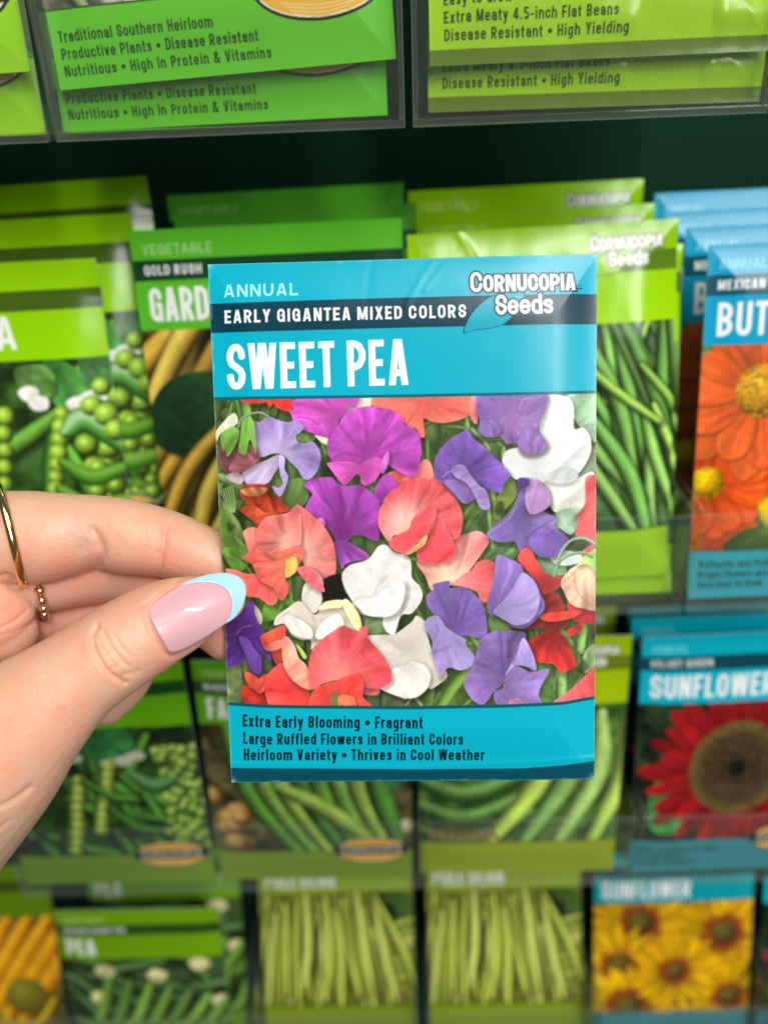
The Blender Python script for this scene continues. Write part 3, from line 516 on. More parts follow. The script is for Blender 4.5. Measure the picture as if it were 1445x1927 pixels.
    c.petal(Z('D', (340, 262), (420, 192), (480, 158), (522, 100), (600, 83), (657, 122), (652, 200), (622, 300), (592, 382), (545, 382), (520, 312), (400, 272)), rgb(241, 108, 108), throat=Z('D', (345, 262))[0], dark=1.05, light=1., tint=(rgb(250, 180, 170), .5), seed=73)
    c.petal(ZZ(('A', [(1185, 930), (1198, 830), (1250, 725), (1345, 655)]), ('B', [(0, 630), (100, 610), (200, 615), (272, 640), (352, 720), (402, 810), (420, 900), (402, 1000), (340, 1050), (200, 1060), (60, 1060), (-60, 1010)]), ('A', [(1265, 1060), (1215, 1000)])), rgb(240, 100, 102), throat=Z('B', (20, 940))[0], dark=1.03, light=.97, tint=(rgb(250, 206, 188), .85), vein=.16, seed=74)
    c.line(Z('B', (240, 870), (290, 940), (330, 1050)), 2.5, rgb(250, 170, 160), soft=1.5, alpha=.8); c.line(Z('B', (250, 660), (200, 740), (150, 800)), 2.2, rgb(214, 76, 84), soft=2, alpha=.6)
    c.petal(Z('B', (240, 878), (300, 960), (352, 1060), (372, 1130), (330, 1190), (230, 1213), (110, 1195), (92, 1110), (150, 1030), (205, 950)), rgb(234, 82, 86), seed=75, dark=.95, rim=.15)
    c.petal(ZZ(('B', [(35, 970), (60, 900), (120, 838), (190, 795), (230, 832), (217, 900), (172, 1000), (100, 1060), (30, 1142)]), ('A', [(1380, 1145), (1300, 1120), (1262, 1060), (1340, 1000)])), rgb(238, 88, 92), seed=76, dark=.95, rim=.2, throat=Z('B', (30, 1000))[0])
    c.petal(Z('B', (10, 1140), (100, 1070), (162, 1010), (145, 1080), (50, 1145)), rgb(248, 178, 110), seed=77)
    # violet flowers, right
    c.petal(Z('B', (455, 263), (492, 320), (560, 370), (642, 450), (702, 510), (757, 570), (752, 602), (706, 660), (696, 706), (640, 702), (588, 690), (560, 760), (480, 762), (420, 782), (380, 740), (300, 660), (222, 602), (214, 540), (230, 450), (300, 350), (390, 290)), rgb(113, 81, 160), throat=Z('B', (430, 600))[0], dark=.9, seed=78, rim=.12)
    c.petal(Z('B', (285, 625), (400, 620), (480, 700), (507, 745), (430, 787), (340, 700)), rgb(132, 102, 167), seed=79); c.petal(Z('B', (338, 545), (372, 511), (430, 518), (482, 590), (540, 660), (582, 692), (613, 790), (590, 832), (540, 812), (500, 722), (440, 640), (370, 600)), rgb(158, 133, 195), seed=80, dark=.86)
    c.line(Z('B', (275, 600), (310, 565), (345, 555)), 2, rgb(165, 145, 209), soft=1.2)
    c.petal(Z('B', (815, 608), (900, 608), (982, 640), (1032, 700), (1042, 790), (1000, 842), (1092, 890), (1072, 950), (1172, 1030), (1172, 1090), (1080, 1160), (990, 1172), (920, 1130), (860, 1090), (830, 1145), (790, 1060), (700, 1062), (620, 1042), (588, 1000), (650, 940), (740, 860), (800, 760), (820, 680)), rgb(126, 101, 169), throat=Z('B', (830, 950))[0], dark=.95, seed=81)
    c.petal(Z('B', (895, 612), (980, 640), (1032, 700), (1040, 790), (990, 838), (900, 860), (860, 760)), rgb(178, 138, 194), seed=82, dark=.85); c.petal(Z('B', (895, 1045), (990, 1010), (1090, 980), (1168, 1030), (1162, 1090), (1080, 1160), (990, 1172), (920, 1130)), rgb(112, 86, 158), seed=83)
    c.petal(Z('B', (815, 610), (890, 612), (885, 660), (820, 680)), rgb(87, 53, 133), seed=84); c.line(Z('B', (600, 1000), (740, 900), (800, 800)), 2.4, rgb(162, 138, 197), soft=1.6, alpha=.8); c.line(Z('B', (860, 1040), (960, 960), (1080, 890)), 3, rgb(94, 63, 145), soft=2.5, alpha=.7)
    # reds, lower right
    c.petal(Z('D', (990, 340), (1080, 318), (1142, 400), (1132, 455), (1010, 462)), rgb(150, 46, 40), seed=85); c.petal(Z('D', (1170, 390), (1260, 430), (1390, 430), (1390, 547), (1230, 532), (1180, 470)), rgb(188, 56, 56), seed=86)
    c.petal(Z('D', (855, 0), (900, 10), (950, 100), (992, 170), (1060, 200), (1145, 210), (1132, 262), (1060, 312), (980, 332), (950, 250), (870, 160), (808, 70)), rgb(224, 70, 66), seed=87, throat=Z('D', (1010, 260))[0])
    c.petal(Z('D', (870, 570), (960, 505), (1150, 520), (1165, 560), (1060, 600), (980, 570)), rgb(126, 40, 36), seed=88); c.petal(Z('D', (1155, 600), (1272, 543), (1268, 602), (1190, 632)), rgb(196, 60, 56), seed=89)
    c.petal(Z('D', (878, 682), (950, 620), (1060, 585), (1152, 640), (1192, 720), (1232, 840), (1212, 862), (1120, 893), (1062, 830), (930, 802)), rgb(214, 56, 52), seed=90, throat=Z('D', (1060, 600))[0], dark=.6, light=1.08)
    c.petal(Z('D', (968, 490), (1060, 460), (1272, 455), (1205, 502), (1070, 527), (1000, 517)), rgb(220, 64, 60), seed=91); c.petal(Z('D', (1060, 1120), (1200, 1010), (1290, 930), (1390, 870), (1390, 1110)), rgb(236, 92, 94), seed=92, vein=.15)
    c.petal(Z('D', (1118, 250), (1160, 180), (1250, 118), (1340, 98), (1395, 130), (1395, 432), (1290, 442), (1190, 402), (1140, 312)), rgb(234, 190, 160), throat=Z('D', (1330, 130))[0], tint=(rgb(244, 226, 180), .6), seed=93, vein=.12, dark=1., light=.95)
    c.line(Z('D', (1220, 170), (1230, 290), (1290, 380), (1340, 420)), 2, rgb(196, 110, 100), soft=1.6, alpha=.7); c.petal(Z('D', (1240, 130), (1300, 60), (1395, 20), (1395, 210), (1350, 150), (1300, 120)), rgb(150, 190, 100), seed=94)
    c.tube(Z('D', (1070, 200), (1110, 100), (1190, 50), (1280, 40), (1350, 70)), 6, rgb(130, 160, 130), rgb(80, 110, 80), rgb(170, 195, 160), taper=(0, 0)); c.tube(Z('B', (1090, 1217), (1130, 1120), (1200, 1050), (1290, 1040), (1370, 1080)), 6, rgb(136, 168, 140), rgb(90, 120, 90), rgb(176, 200, 170), taper=(0, 0))
    # violets, bottom right
    c.petal(Z('D', (663, 52), (760, 82), (832, 120), (862, 180), (922, 220), (962, 300), (1002, 392), (990, 450), (920, 532), (850, 572), (770, 562), (720, 510), (640, 482), (636, 502), (598, 440), (598, 360), (640, 200)), rgb(135, 107, 175), throat=Z('D', (640, 470))[0], seed=95, dark=.92)
    c.petal(Z('D', (838, 178), (902, 208), (952, 280), (967, 372), (940, 470), (880, 532), (780, 547), (650, 472), (642, 440), (700, 380), (772, 290)), rgb(171, 152, 212), throat=Z('D', (660, 460))[0], dark=.8, light=1.06, seed=96, vein=.13)
    c.petal(Z('D', (160, 345), (212, 292), (206, 258), (322, 234), (327, 285), (420, 278), (512, 340), (572, 430), (587, 632), (440, 622), (380, 622), (300, 552), (180, 432)), rgb(122, 95, 165), throat=Z('D', (340, 600))[0], dark=.96, light=1.02, seed=97, vein=.1)
    c.petal(Z('D', (146, 560), (168, 500), (242, 483), (300, 560), (372, 612), (442, 650), (442, 690), (502, 770), (482, 842), (400, 872), (320, 852), (258, 913), (240, 880), (200, 750), (200, 660)), rgb(171, 151, 212), throat=Z('D', (300, 580))[0], dark=.9, light=1.02, seed=98, vein=.12); c.line(Z('D', (210, 660), (240, 590), (230, 550)), 4, rgb(133, 105, 173), soft=3, alpha=.7); c.line(Z('D', (205, 745), (280, 720), (330, 700)), 4, rgb(126, 99, 167), soft=4, alpha=.6)
    c.petal(Z('D', (540, 660), (620, 600), (700, 587), (852, 598), (872, 660), (922, 760), (942, 872), (900, 872), (860, 832), (800, 852), (740, 892), (700, 970), (640, 1022), (600, 1082), (560, 1118), (500, 1092), (440, 1012), (428, 950), (480, 850), (510, 770)), rgb(140, 113, 179), throat=Z('D', (710, 900))[0], dark=.82, light=1.08, seed=99, grad=(0, 1, .15))
    c.line(Z('D', (680, 600), (700, 740), (705, 900)), 5, rgb(97, 67, 145), soft=4, alpha=.7); c.petal(Z('D', (850, 640), (920, 760), (942, 870), (890, 850), (800, 840), (720, 910), (800, 760)), rgb(165, 143, 208), seed=100, dark=.88)
    c.petal(Z('D', (640, 1030), (700, 1000), (722, 920), (802, 845), (880, 880), (940, 880), (1020, 860), (1033, 890), (980, 980), (960, 1050), (975, 1135), (690, 1135)), rgb(146, 118, 183), throat=Z('D', (700, 1000))[0], dark=.9, seed=101); c.petal(Z('D', (750, 1090), (800, 1070), (880, 1100), (890, 1135), (750, 1135)), rgb(150, 100, 140), seed=102)

def paint_front(c):
    X, Y = c.X, c.Y
    c.img[:] = TEAL
    paint_flowers(c)
    I = c.img; B = I.copy()                                 # the picture is a printed photograph: a little soft, with grain and a fine screen
    for ax in (0, 1): B = (np.roll(B, 1, ax)+2*B+np.roll(B, -1, ax))/4
    g = vnoise(X*.9, Y*.9)-.5+.6*(vnoise(X*.45+40, Y*.45)-.5)
    lo = fbm(X/120, Y/120, 2)-.5
    c.img[:] = np.clip(B*(1+.055*g+.12*lo)[..., None]+(.016*np.sin(X*1.9)*np.sin(Y*1.9))[..., None], 0, 1)
    top = [(360, 750.5), (404, 750), (760, 745), (1000, 740.5), (1124, 737), (1160, 736)]
    bot = [(380, 1323), (429, 1324), (600, 1327), (780, 1328), (950, 1325), (1060, 1321), (1120, 1314), (1160, 1309)]
    c.poly(top+[(1160, 440), (360, 440)], TEAL); c.poly(bot+[(1160, 1500), (380, 1500)], TEAL)
    c.line(top, 5.5, rgb(0, 96, 112), soft=1., smooth=False); c.line([(x, y+1) for x, y in bot], 6, rgb(0, 84, 98), soft=1., smooth=False)
    c.poly([(360, 573), (393, 571.5), (760, 560), (1126, 551.5), (1160, 551), (1160, 606), (1124, 609), (760, 617), (396, 626.5), (360, 627)], rgb(2, 58, 76))
    c.poly([(400, 1445), (438, 1445.5), (780, 1448), (980, 1446), (1060, 1441), (1120, 1434), (1160, 1430), (1160, 1510), (400, 1510)], rgb(0, 70, 88))
    lf = [(871.5, 627), (879, 602), (898, 577), (925, 557), (960, 548), (986, 549), (980, 575), (955, 605), (930, 617), (895, 622)]
    c.poly(lf, rgb(4, 62, 76), smooth=True); c.poly([(x*.962+.038*925, y*.955+.045*592) for x, y in lf], rgb(0, 164, 186), smooth=True)
    c.line([(884, 610), (915, 588), (950, 560)], 1., rgb(0, 150, 170), alpha=.5)
    text(c, 'ANNUAL', (421, 559.5), (561, 555.5), 23.5, rgb(176, 236, 246), w=.66, s=.17, gap=.13)
    text(c, 'EARLY GIGANTEA MIXED COLORS', (423, 608.5), (877, 597.5), 24.5, WHT, w=.5, s=.18, gap=.12, space=.26)
    text(c, 'SWEET PEA', (429, 733.5), (769, 724), 86, WHT, w=.42, s=.148, gap=.09, space=.2)
    for gr, col in ((3.6, rgb(4, 60, 74)), (0, WHT)):
        text(c, 'CORNUCOPIA', (885, 550), (1084, 545.5), 38, col, w=.58, s=.16, gap=.055, smallcaps=.84, grow=gr)
        text(c, 'Seeds', (932, 593), (1040, 590), 38, col, w=.58, s=.16, gap=.06, grow=gr)
    c.line([(1088, 542), (1096, 541.5)], 2.4, rgb(4, 70, 84), smooth=False); c.line([(1088, 536), (1096, 535.5)], 1.2, rgb(4, 70, 84), smooth=False)
    text(c, 'Extra Early Blooming * Fragrant', (457, 1366.5), (795, 1368.5), 22.5, INK, w=.45, s=.165, gap=.12, space=.3)
    text(c, 'Large Ruffled Flowers in Brilliant Colors', (458, 1399.5), (871, 1400), 22, INK, w=.45, s=.165, gap=.12, space=.28)
    text(c, 'Heirloom Variety * Thrives in Cool Weather', (459, 1430.5), (911, 1430.5), 22, INK, w=.45, s=.165, gap=.12, space=.28)
# ---------------------------------------------------------------- the other packets' prints (units: 730 wide, 1015 tall)
GRN = rgb(92, 190, 40); LIM = rgb(162, 220, 0); LIM2 = rgb(152, 214, 0); BLU = rgb(0, 160, 204); INKG = rgb(20, 40, 20)
def header(c, hue, band, cat, sub, title, tlen, logo=True, catcol=None):
    c.poly([(-5, -5), (735, -5), (735, 264), (-5, 264)], hue); c.poly([(-5, 78), (735, 76), (735, 130), (-5, 132)], band)
    cc = catcol if catcol is not None else np.minimum(hue*.5+.5, 1)
    if cat: text(c, cat, (30, 64), (30+21*len(cat), 64), 27, cc, w=.64, s=.15, gap=.14)
    if sub: text(c, sub, (30, 117), (30+17.5*len(sub), 117), 26, WHT, w=.5, s=.18, gap=.12, space=.26)
    if title: text(c, title, (34, 240), (34+tlen, 240), 90, WHT, w=.42, s=.15, gap=.085, space=.2)
    if logo:
        dk = band*.8
        c.poly([(478, 144), (490, 112), (520, 88), (575, 78), (600, 82), (590, 108), (560, 132), (515, 138)], hue*.96, smooth=True)
        c.line([(478, 144), (515, 138), (560, 132), (590, 108)], 2, dk)
        for g, k in ((4, dk), (0, WHT)):
            text(c, 'CORNUCOPIA', (492, 72), (690, 70), 40, k, w=.58, s=.16, gap=.055, smallcaps=.84, grow=g); text(c, 'Seeds', (540, 116), (648, 114), 40, k, w=.58, s=.16, gap=.06, grow=g)
def caption(c, hue, strip, lines, badge=False, lw=11.2, x0=28, y0=916):
    c.poly([(-5, 864), (735, 864), (735, 1020), (-5, 1020)], hue); c.line([(-5, 864), (735, 864)], 4, hue*.45, smooth=False)
    if strip is not None: c.poly([(-5, 985), (735, 985), (735, 1020), (-5, 1020)], strip)
    for k, l in enumerate(lines):
        if l: text(c, l, (x0, y0+k*33), (x0+lw*len(l), y0+k*33), 21.5, INKG, w=.45, s=.15, gap=.12, space=.3)
    if badge:
        E = lambda rx, ry: [(578+1.13*rx*math.cos(t), 864+ry*math.sin(t)) for t in np.linspace(0, 6.283, 40)[:-1]]
        c.poly(E(122, 66), rgb(20, 20, 12)); c.poly(E(117, 61), rgb(250, 246, 230)); c.poly(E(114, 58), rgb(242, 178, 64))
        for k in range(4): c.line([(500+k*8, 894+k*7), (580, 902+k*7), (656-k*8, 894+k*7)], 3, rgb(250, 214, 140))
        c.poly([(442, 842), (714, 842), (714, 884), (442, 884)], rgb(16, 16, 12)); text(c, 'CORNUCOPIA', (464, 876), (692, 876), 28, WHT, w=.56, s=.16, gap=.1)
        c.line(E(122, 66)+[(716, 864)], 2, rgb(16, 16, 12), smooth=False)
def ground(c, a, b, seed, sx=60., sy=60.):
    n = fbm(c.X/sx+seed, c.Y/sy+seed*2, 4)[..., None]; n = sst(.25, .75, n); c.img[:] = a*(1-n)+b*n
def rnd(seed): return np.random.RandomState(seed)
def beans(c, R, n, x, y, ang, da, L, w, cols, bend=40, stripe=.2):
    for k in range(n):
        px, py = R.uniform(*x), R.uniform(*y); a = math.radians(ang+R.normal(0, da)); l = R.uniform(*L); ww = R.uniform(*w); b = R.uniform(-bend, bend)
        col = cols[R.randint(len(cols))]*R.uniform(.82, 1.1); ca, sa = math.cos(a), math.sin(a)
        pts = [(px-ca*l/2, py-sa*l/2), (px-sa*b, py+ca*b), (px+ca*l/2, py+sa*l/2)]
        c.line([(p[0]+5, p[1]+6) for p in pts], ww*1.05, rgb(16, 22, 10), soft=8, alpha=.45)
        c.tube(pts, ww, col, col*.34, np.minimum(col*1.35+.05, 1), stripe=stripe, seed=k)
def pearow(c, x0, y0, x1, y1, n, r, col, R):
    for k in range(n):
        t = k/(n-1); c.ball(x0+(x1-x0)*t+R.normal(0, 1.5), y0+(y1-y0)*t, r*R.uniform(.88, 1.06), col*R.uniform(.9, 1.08), col*.35, np.minimum(col*1.25+.12, 1))
def leaf2(c, pts, col, seed=1):
    P = np.array(pts, float); c.petal(pts, col, throat=P[0], vein=.2, crinkle=.25, rim=.12, dark=.75, light=1.1, seed=seed)
def disc_flower(c, x, y, r, rc, col, cen, n, R, wid=.42, dark=.7, cdark=None, squash=1., inner=None, tip=.62):
    for ring, f in ((0, 1.), (1, .86)):
        for k in range(n):
            a = 2*math.pi*(k+.5*ring)/n+R.normal(0, .06); l = r*f*R.uniform(.9, 1.06); h = wid*R.uniform(.8, 1.15)
            P = [(x+q*l*math.cos(a+s*h*z), y+squash*q*l*math.sin(a+s*h*z)) for q, s, z in ((.2, 0, 0), (.6, -.5, .9), (.9, -.5, tip), (1.02, 0, 0), (.9, .5, tip), (.6, .5, .9))]
            c.petal(P, col*R.uniform(.84, 1.08), throat=(x, y), dark=dark, light=1.08, vein=.16, crinkle=.1, rim=.08, seed=k+ring*40+x, tint=None if inner is None else (inner, .75))
    cd = cen*.45 if cdark is None else cdark
    c.ball(x, y, rc, cen, cd, np.minimum(cen*1.2+.05, 1))
    for k in range(int(rc*1.6)):
        a = R.uniform(0, 6.28); q = rc*math.sqrt(R.uniform(0, 1)); c.ball(x+q*math.cos(a), y+q*math.sin(a)*squash, max(rc*.07, 3), cen*R.uniform(.6, 1.25), cd, np.minimum(cen*1.4, 1), alpha=.8)

def d_garden(c):
    R = rnd(1); ground(c, rgb(44, 32, 12), rgb(130, 96, 34), 3)
    G = [rgb(196, 158, 66), rgb(176, 138, 52), rgb(158, 122, 44), rgb(206, 174, 88)]
    beans(c, R, 34, (-40, 780), (250, 900), -58, 9, (420, 700), (64, 88), G, 50)
    leaf2(c, [(-20, 560), (40, 420), (180, 380), (330, 430), (400, 520), (300, 620), (120, 640)], rgb(34, 74, 44), 3)
    beans(c, R, 11, (60, 700), (680, 900), -62, 8, (380, 560), (62, 80), G[:3], 40)
    header(c, GRN, rgb(22, 66, 40), 'VEGETABLE', 'GOLD RUSH', 'GARDEN BEAN', 420, logo=False); caption(c, GRN, None, [])
def d_lime(c):
    R = rnd(2); ground(c, rgb(34, 62, 36), rgb(92, 134, 76), 5)
    G = [rgb(124, 172, 80), rgb(110, 162, 72), rgb(142, 190, 96), rgb(96, 148, 66)]
    for k in range(8): leaf2(c, [(R.uniform(0, 730), R.uniform(270, 800))]+[(R.uniform(0, 730), R.uniform(270, 860)) for _ in range(2)], rgb(56, 100, 62), k)
    beans(c, R, 26, (350, 800), (260, 560), 62, 28, (300, 520), (26, 38), G, 60); beans(c, R, 46, (-20, 760), (380, 860), 74, 10, (460, 760), (46, 60), G, 40)
    beans(c, R, 3, (560, 760), (420, 700), 55, 14, (160, 300), (30, 40), [rgb(140, 186, 76)], 30)
    header(c, LIM, rgb(96, 132, 24), 'VEGETABLE', None, None, 0); caption(c, rgb(156, 204, 20), None, ['', 'Compact Plants * Disease Resistant', ''])
def d_pea(c):
    R = rnd(3); ground(c, rgb(26, 46, 16), rgb(70, 112, 44), 7)
    P = rgb(148, 190, 60); G = [rgb(84, 142, 44), rgb(72, 126, 40), rgb(98, 156, 52)]
    beans(c, R, 14, (0, 730), (480, 860), 30, 35, (260, 480), (60, 90), G, 40)
    for k in range(70): c.ball(R.uniform(640, 740), R.uniform(280, 870), R.uniform(20, 34), P*R.uniform(.6, .95), P*.3, np.minimum(P*1.2+.1, 1))
    leaf2(c, [(560, 250), (640, 290), (680, 350), (630, 420), (560, 370)], rgb(76, 146, 64), 2); leaf2(c, [(650, 250), (740, 260), (750, 370), (690, 390)], rgb(70, 128, 66), 4); leaf2(c, [(470, 290), (560, 280), (580, 350), (500, 380)], rgb(100, 146, 70), 5)
    for k in range(4): pearow(c, 90+k*110, 420, 20+k*110, 820, 9, 29, P, R)
    for px, py in ((500, 356), (524, 384), (632, 392), (668, 380), (698, 366)): c.petal([(px-30, py-6), (px, py-22), (px+30, py-10), (px+22, py+18), (px-14, py+20)], rgb(238, 234, 226), vein=.04, seed=px)
    c.tube([(590, 410), (540, 520), (500, 680)], 60, rgb(90, 150, 50), rgb(40, 80, 26), rgb(150, 200, 96)); pearow(c, 586, 420, 520, 680, 8, 27, P, R)
    c.tube([(590, 470), (650, 440), (740, 530)], 86, rgb(96, 164, 66), rgb(36, 80, 28), rgb(190, 226, 180)); c.tube([(560, 560), (640, 610), (740, 590)], 62, rgb(84, 144, 40), rgb(40, 84, 24), rgb(130, 186, 70)); c.tube([(540, 640), (620, 700), (740, 690)], 70, rgb(92, 150, 46), rgb(44, 90, 26), rgb(140, 190, 80))
    for x, y, r in ((670, 400, 30), (704, 430, 34), (722, 478, 32), (740, 380, 30), (700, 350, 26)): c.ball(x, y, r, P, P*.35, np.minimum(P*1.2+.14, 1))
    header(c, LIM2, rgb(70, 100, 22), None, None, None, 0, logo=False); text(c, 'PEA', (300, 232), (492, 232), 90, WHT, w=.42, s=.15, gap=.085)
    caption(c, rgb(120, 160, 40), None, [], True)
def d_butter(c):
    R = rnd(4); ground(c, rgb(60, 84, 40), rgb(150, 170, 100), 9)
    O = rgb(240, 106, 40); Y = rgb(246, 178, 24)
    for x, y in ((250, 760), (620, 700), (560, 860), (700, 880)): c.poly([(x-60, y), (x, y-70), (x+70, y-10), (x+30, y+60)], rgb(240, 190, 20), soft=12, smooth=True)
    disc_flower(c, 420, 800, 210, 40, O*.9, Y, 9, R, .8, .8); disc_flower(c, 40, 900, 190, 30, rgb(226, 84, 26), Y, 9, R, .8, .8); disc_flower(c, 640, 640, 200, 44, rgb(236, 96, 36), Y, 9, R, .8, .85); disc_flower(c, 600, 850, 190, 44, rgb(230, 90, 34), Y, 9, R, .85, .8)
    leaf2(c, [(90, 850), (180, 790), (260, 840), (160, 890)], rgb(70, 96, 40), 3); c.poly([(150, 690), (200, 640), (250, 700), (210, 760)], rgb(244, 200, 20), soft=8, smooth=True); leaf2(c, [(150, 640), (230, 560), (280, 620), (200, 680)], rgb(110, 136, 70), 5)
    disc_flower(c, 36, 655, 190, 46, rgb(232, 84, 24), rgb(250, 190, 10), 9, R, .85, .85)
    disc_flower(c, 170, 395, 245, 76, rgb(240, 104, 46), rgb(226, 160, 36), 11, R, .66, .86)
    header(c, BLU, rgb(10, 80, 100), 'ANNUAL', 'MEXICAN', 'BUTTERFLY', 400); caption(c, rgb(40, 164, 186), None, ['Butterfly and Pollinator', 'Bright Flowers are', 'Very Easy to Grow'])
def d_pea3(c):
    R = rnd(5); ground(c, rgb(20, 40, 14), rgb(54, 96, 36), 11)
    P = rgb(160, 190, 76); G = [rgb(70, 124, 40), rgb(84, 146, 44), rgb(60, 110, 40)]
    beans(c, R, 18, (0, 620), (480, 880), 68, 20, (260, 420), (64, 84), G, 36); beans(c, R, 6, (360, 640), (640, 860), 22, 12, (300, 420), (64, 84), [rgb(80, 146, 44)], 50)
    leaf2(c, [(330, 250), (480, 260), (520, 340), (420, 420), (340, 380)], rgb(46, 112, 56), 2)
    for px, py in ((250, 350), (296, 392), (420, 424), (470, 412), (516, 392)): c.petal([(px-34, py-6), (px, py-22), (px+34, py-10), (px+26, py+16), (px-16, py+20)], rgb(196, 198, 168), vein=.04, seed=px)
    for (x0, y0, x1, y1, n, r) in ((200, 360, 40, 620, 9, 22), (300, 500, 230, 840, 9, 24), (420, 440, 340, 740, 9, 24)):
        c.tube([(x0-24, y0), ((x0+x1)/2-24, (y0+y1)/2), (x1-24, y1)], 46, rgb(80, 130, 44), rgb(40, 74, 26), rgb(130, 170, 80)); pearow(c, x0, y0, x1, y1, n, r*1.2, P, R)
    beans(c, R, 10, (420, 640), (520, 880), 40, 18, (200, 340), (40, 60), G, 40)
    for k in range(110): c.ball(R.uniform(590, 735), R.uniform(360, 880), R.uniform(16, 26), rgb(160, 200, 84)*R.uniform(.7, 1.), P*.35, np.minimum(P*1.2+.1, 1))
    c.tube([(480, 470), (560, 530), (640, 500)], 80, rgb(72, 124, 70), rgb(34, 70, 30), rgb(120, 170, 110))
    header(c, rgb(104, 176, 0), rgb(20, 72, 20), 'VEGETABLE', None, 'PEA', 150, logo=False); caption(c, rgb(120, 158, 30), None, [], True)
def d_fava(c):
    R = rnd(6); ground(c, rgb(44, 40, 22), rgb(110, 104, 62), 13)
    G = [rgb(92, 146, 50), rgb(112, 156, 66), rgb(136, 164, 70), rgb(70, 118, 44)]
    for k in range(10): c.ball(R.uniform(0, 110), R.uniform(560, 880), R.uniform(36, 52), rgb(190, 146, 74), rgb(90, 60, 26), rgb(226, 190, 120))
    for k in range(7): c.ball(R.uniform(520, 720), R.uniform(700, 860), R.uniform(34, 56), rgb(220, 206, 170), rgb(120, 104, 70), rgb(240, 232, 206))
    c.tube([(60, 380), (180, 640), (300, 880)], 46, rgb(86, 62, 34), rgb(40, 28, 14), rgb(120, 90, 54))
    for k in range(8): c.tube([(90+k*70, 270), (150+k*66, 560), (310+k*52, 880-k*10)], 108, G[k % 4], G[k % 4]*.4, np.minimum(G[k % 4]*1.4, 1), stripe=.35, seed=k)
    c.tube([(250, 540), (420, 660), (600, 840)], 96, G[2], G[2]*.4, np.minimum(G[2]*1.35, 1), stripe=.3); leaf2(c, [(560, 270), (730, 300), (700, 560), (600, 480)], rgb(60, 100, 60), 3)
    header(c, rgb(96, 166, 14), rgb(44, 76, 30), 'VEGETABLE', 'WINDSOR', 'FAVA BEAN', 330); caption(c, rgb(128, 156, 30), None, ['', '', ''], True)
def d_lima(c):
    R = rnd(7); ground(c, rgb(40, 66, 24), rgb(92, 128, 54), 15)
    for k in range(5): c.tube([(-40, 320+k*120), (180, 420+k*110), (420, 330+k*100)], 100, rgb(74, 124, 46)*(1-.05*k), rgb(30, 60, 20), rgb(130, 176, 96), stripe=.3, seed=k)
    for k, (col) in enumerate((rgb(172, 196, 84), rgb(120, 160, 84), rgb(150, 182, 100), rgb(170, 200, 90))): c.tube([(420+k*110, 300), (440+k*100, 560), (240+k*130, 880)], 96, col, col*.45, np.minimum(col*1.25, 1), stripe=.3, seed=k+5)
    for k in range(9): c.tube([(20+k*30, 800), (60+k*30, 870)], 18, rgb(140, 84, 54), rgb(70, 40, 24), rgb(176, 116, 80))
    header(c, rgb(160, 188, 0), rgb(104, 124, 16), 'VEGETABLE', None, None, 0); caption(c, rgb(150, 166, 0), None, [])
def d_velvet(c):
    R = rnd(8); ground(c, rgb(14, 26, 16), rgb(50, 66, 40), 17)
    leaf2(c, [(60, 640), (150, 480), (260, 560), (240, 800), (80, 820)], rgb(76, 158, 76), 2); leaf2(c, [(120, 380), (240, 330), (260, 400), (160, 430)], rgb(110, 150, 104), 4)
    disc_flower(c, 360, 545, 330, 10, rgb(150, 20, 24), rgb(70, 40, 20), 26, R, .33, .5, squash=1.12, tip=.5)
    E = lambda rx, ry: [(360+rx*math.cos(t), 545+ry*math.sin(t)) for t in np.linspace(0, 6.283, 40)[:-1]]
    c.poly(E(170, 204), rgb(112, 92, 44), soft=8); c.poly(E(138, 160), rgb(70, 52, 34), soft=24); c.poly(E(84, 84), rgb(58, 44, 30), soft=30)
    for k in range(420):
        a = R.uniform(0, 6.28); q = math.sqrt(R.uniform(.06, 1)); c.ball(360+q*165*math.cos(a), 545+q*198*math.sin(a), 6, rgb(104, 84, 50)*R.uniform(.4, 1.3), rgb(40, 30, 16), rgb(150, 120, 70), alpha=.6)
    c.poly(E(30, 34), rgb(26, 20, 12), soft=12)
    header(c, rgb(0, 176, 200), rgb(8, 70, 84), 'ANNUAL', 'VELVET QUEEN', 'SUNFLOWER', 424); caption(c, rgb(52, 140, 156), None, ['Makes A Striking Cut Flower', 'Rich Red Blooms', 'Attracts Pollinators'], True)
def d_squash(c):
    R = rnd(9); ground(c, rgb(60, 50, 20), rgb(120, 110, 50), 19)
    for k in range(7): c.tube([(-60+k*90, 900), (160+k*92, 560), (330+k*98, 250)], 108, rgb(226, 152, 10), rgb(150, 84, 4), rgb(246, 188, 40), stripe=.25, seed=k)
    c.tube([(420, 760), (470, 860), (600, 850), (690, 720)], 60, rgb(190, 160, 20), rgb(110, 90, 10), rgb(226, 200, 60)); c.ball(560, 700, 104, rgb(124, 118, 30), rgb(104, 90, 20), rgb(150, 146, 50))
    header(c, rgb(96, 132, 0), rgb(60, 80, 10), None, None, None, 0, logo=False); caption(c, rgb(120, 130, 30), None, ['', '', ''])
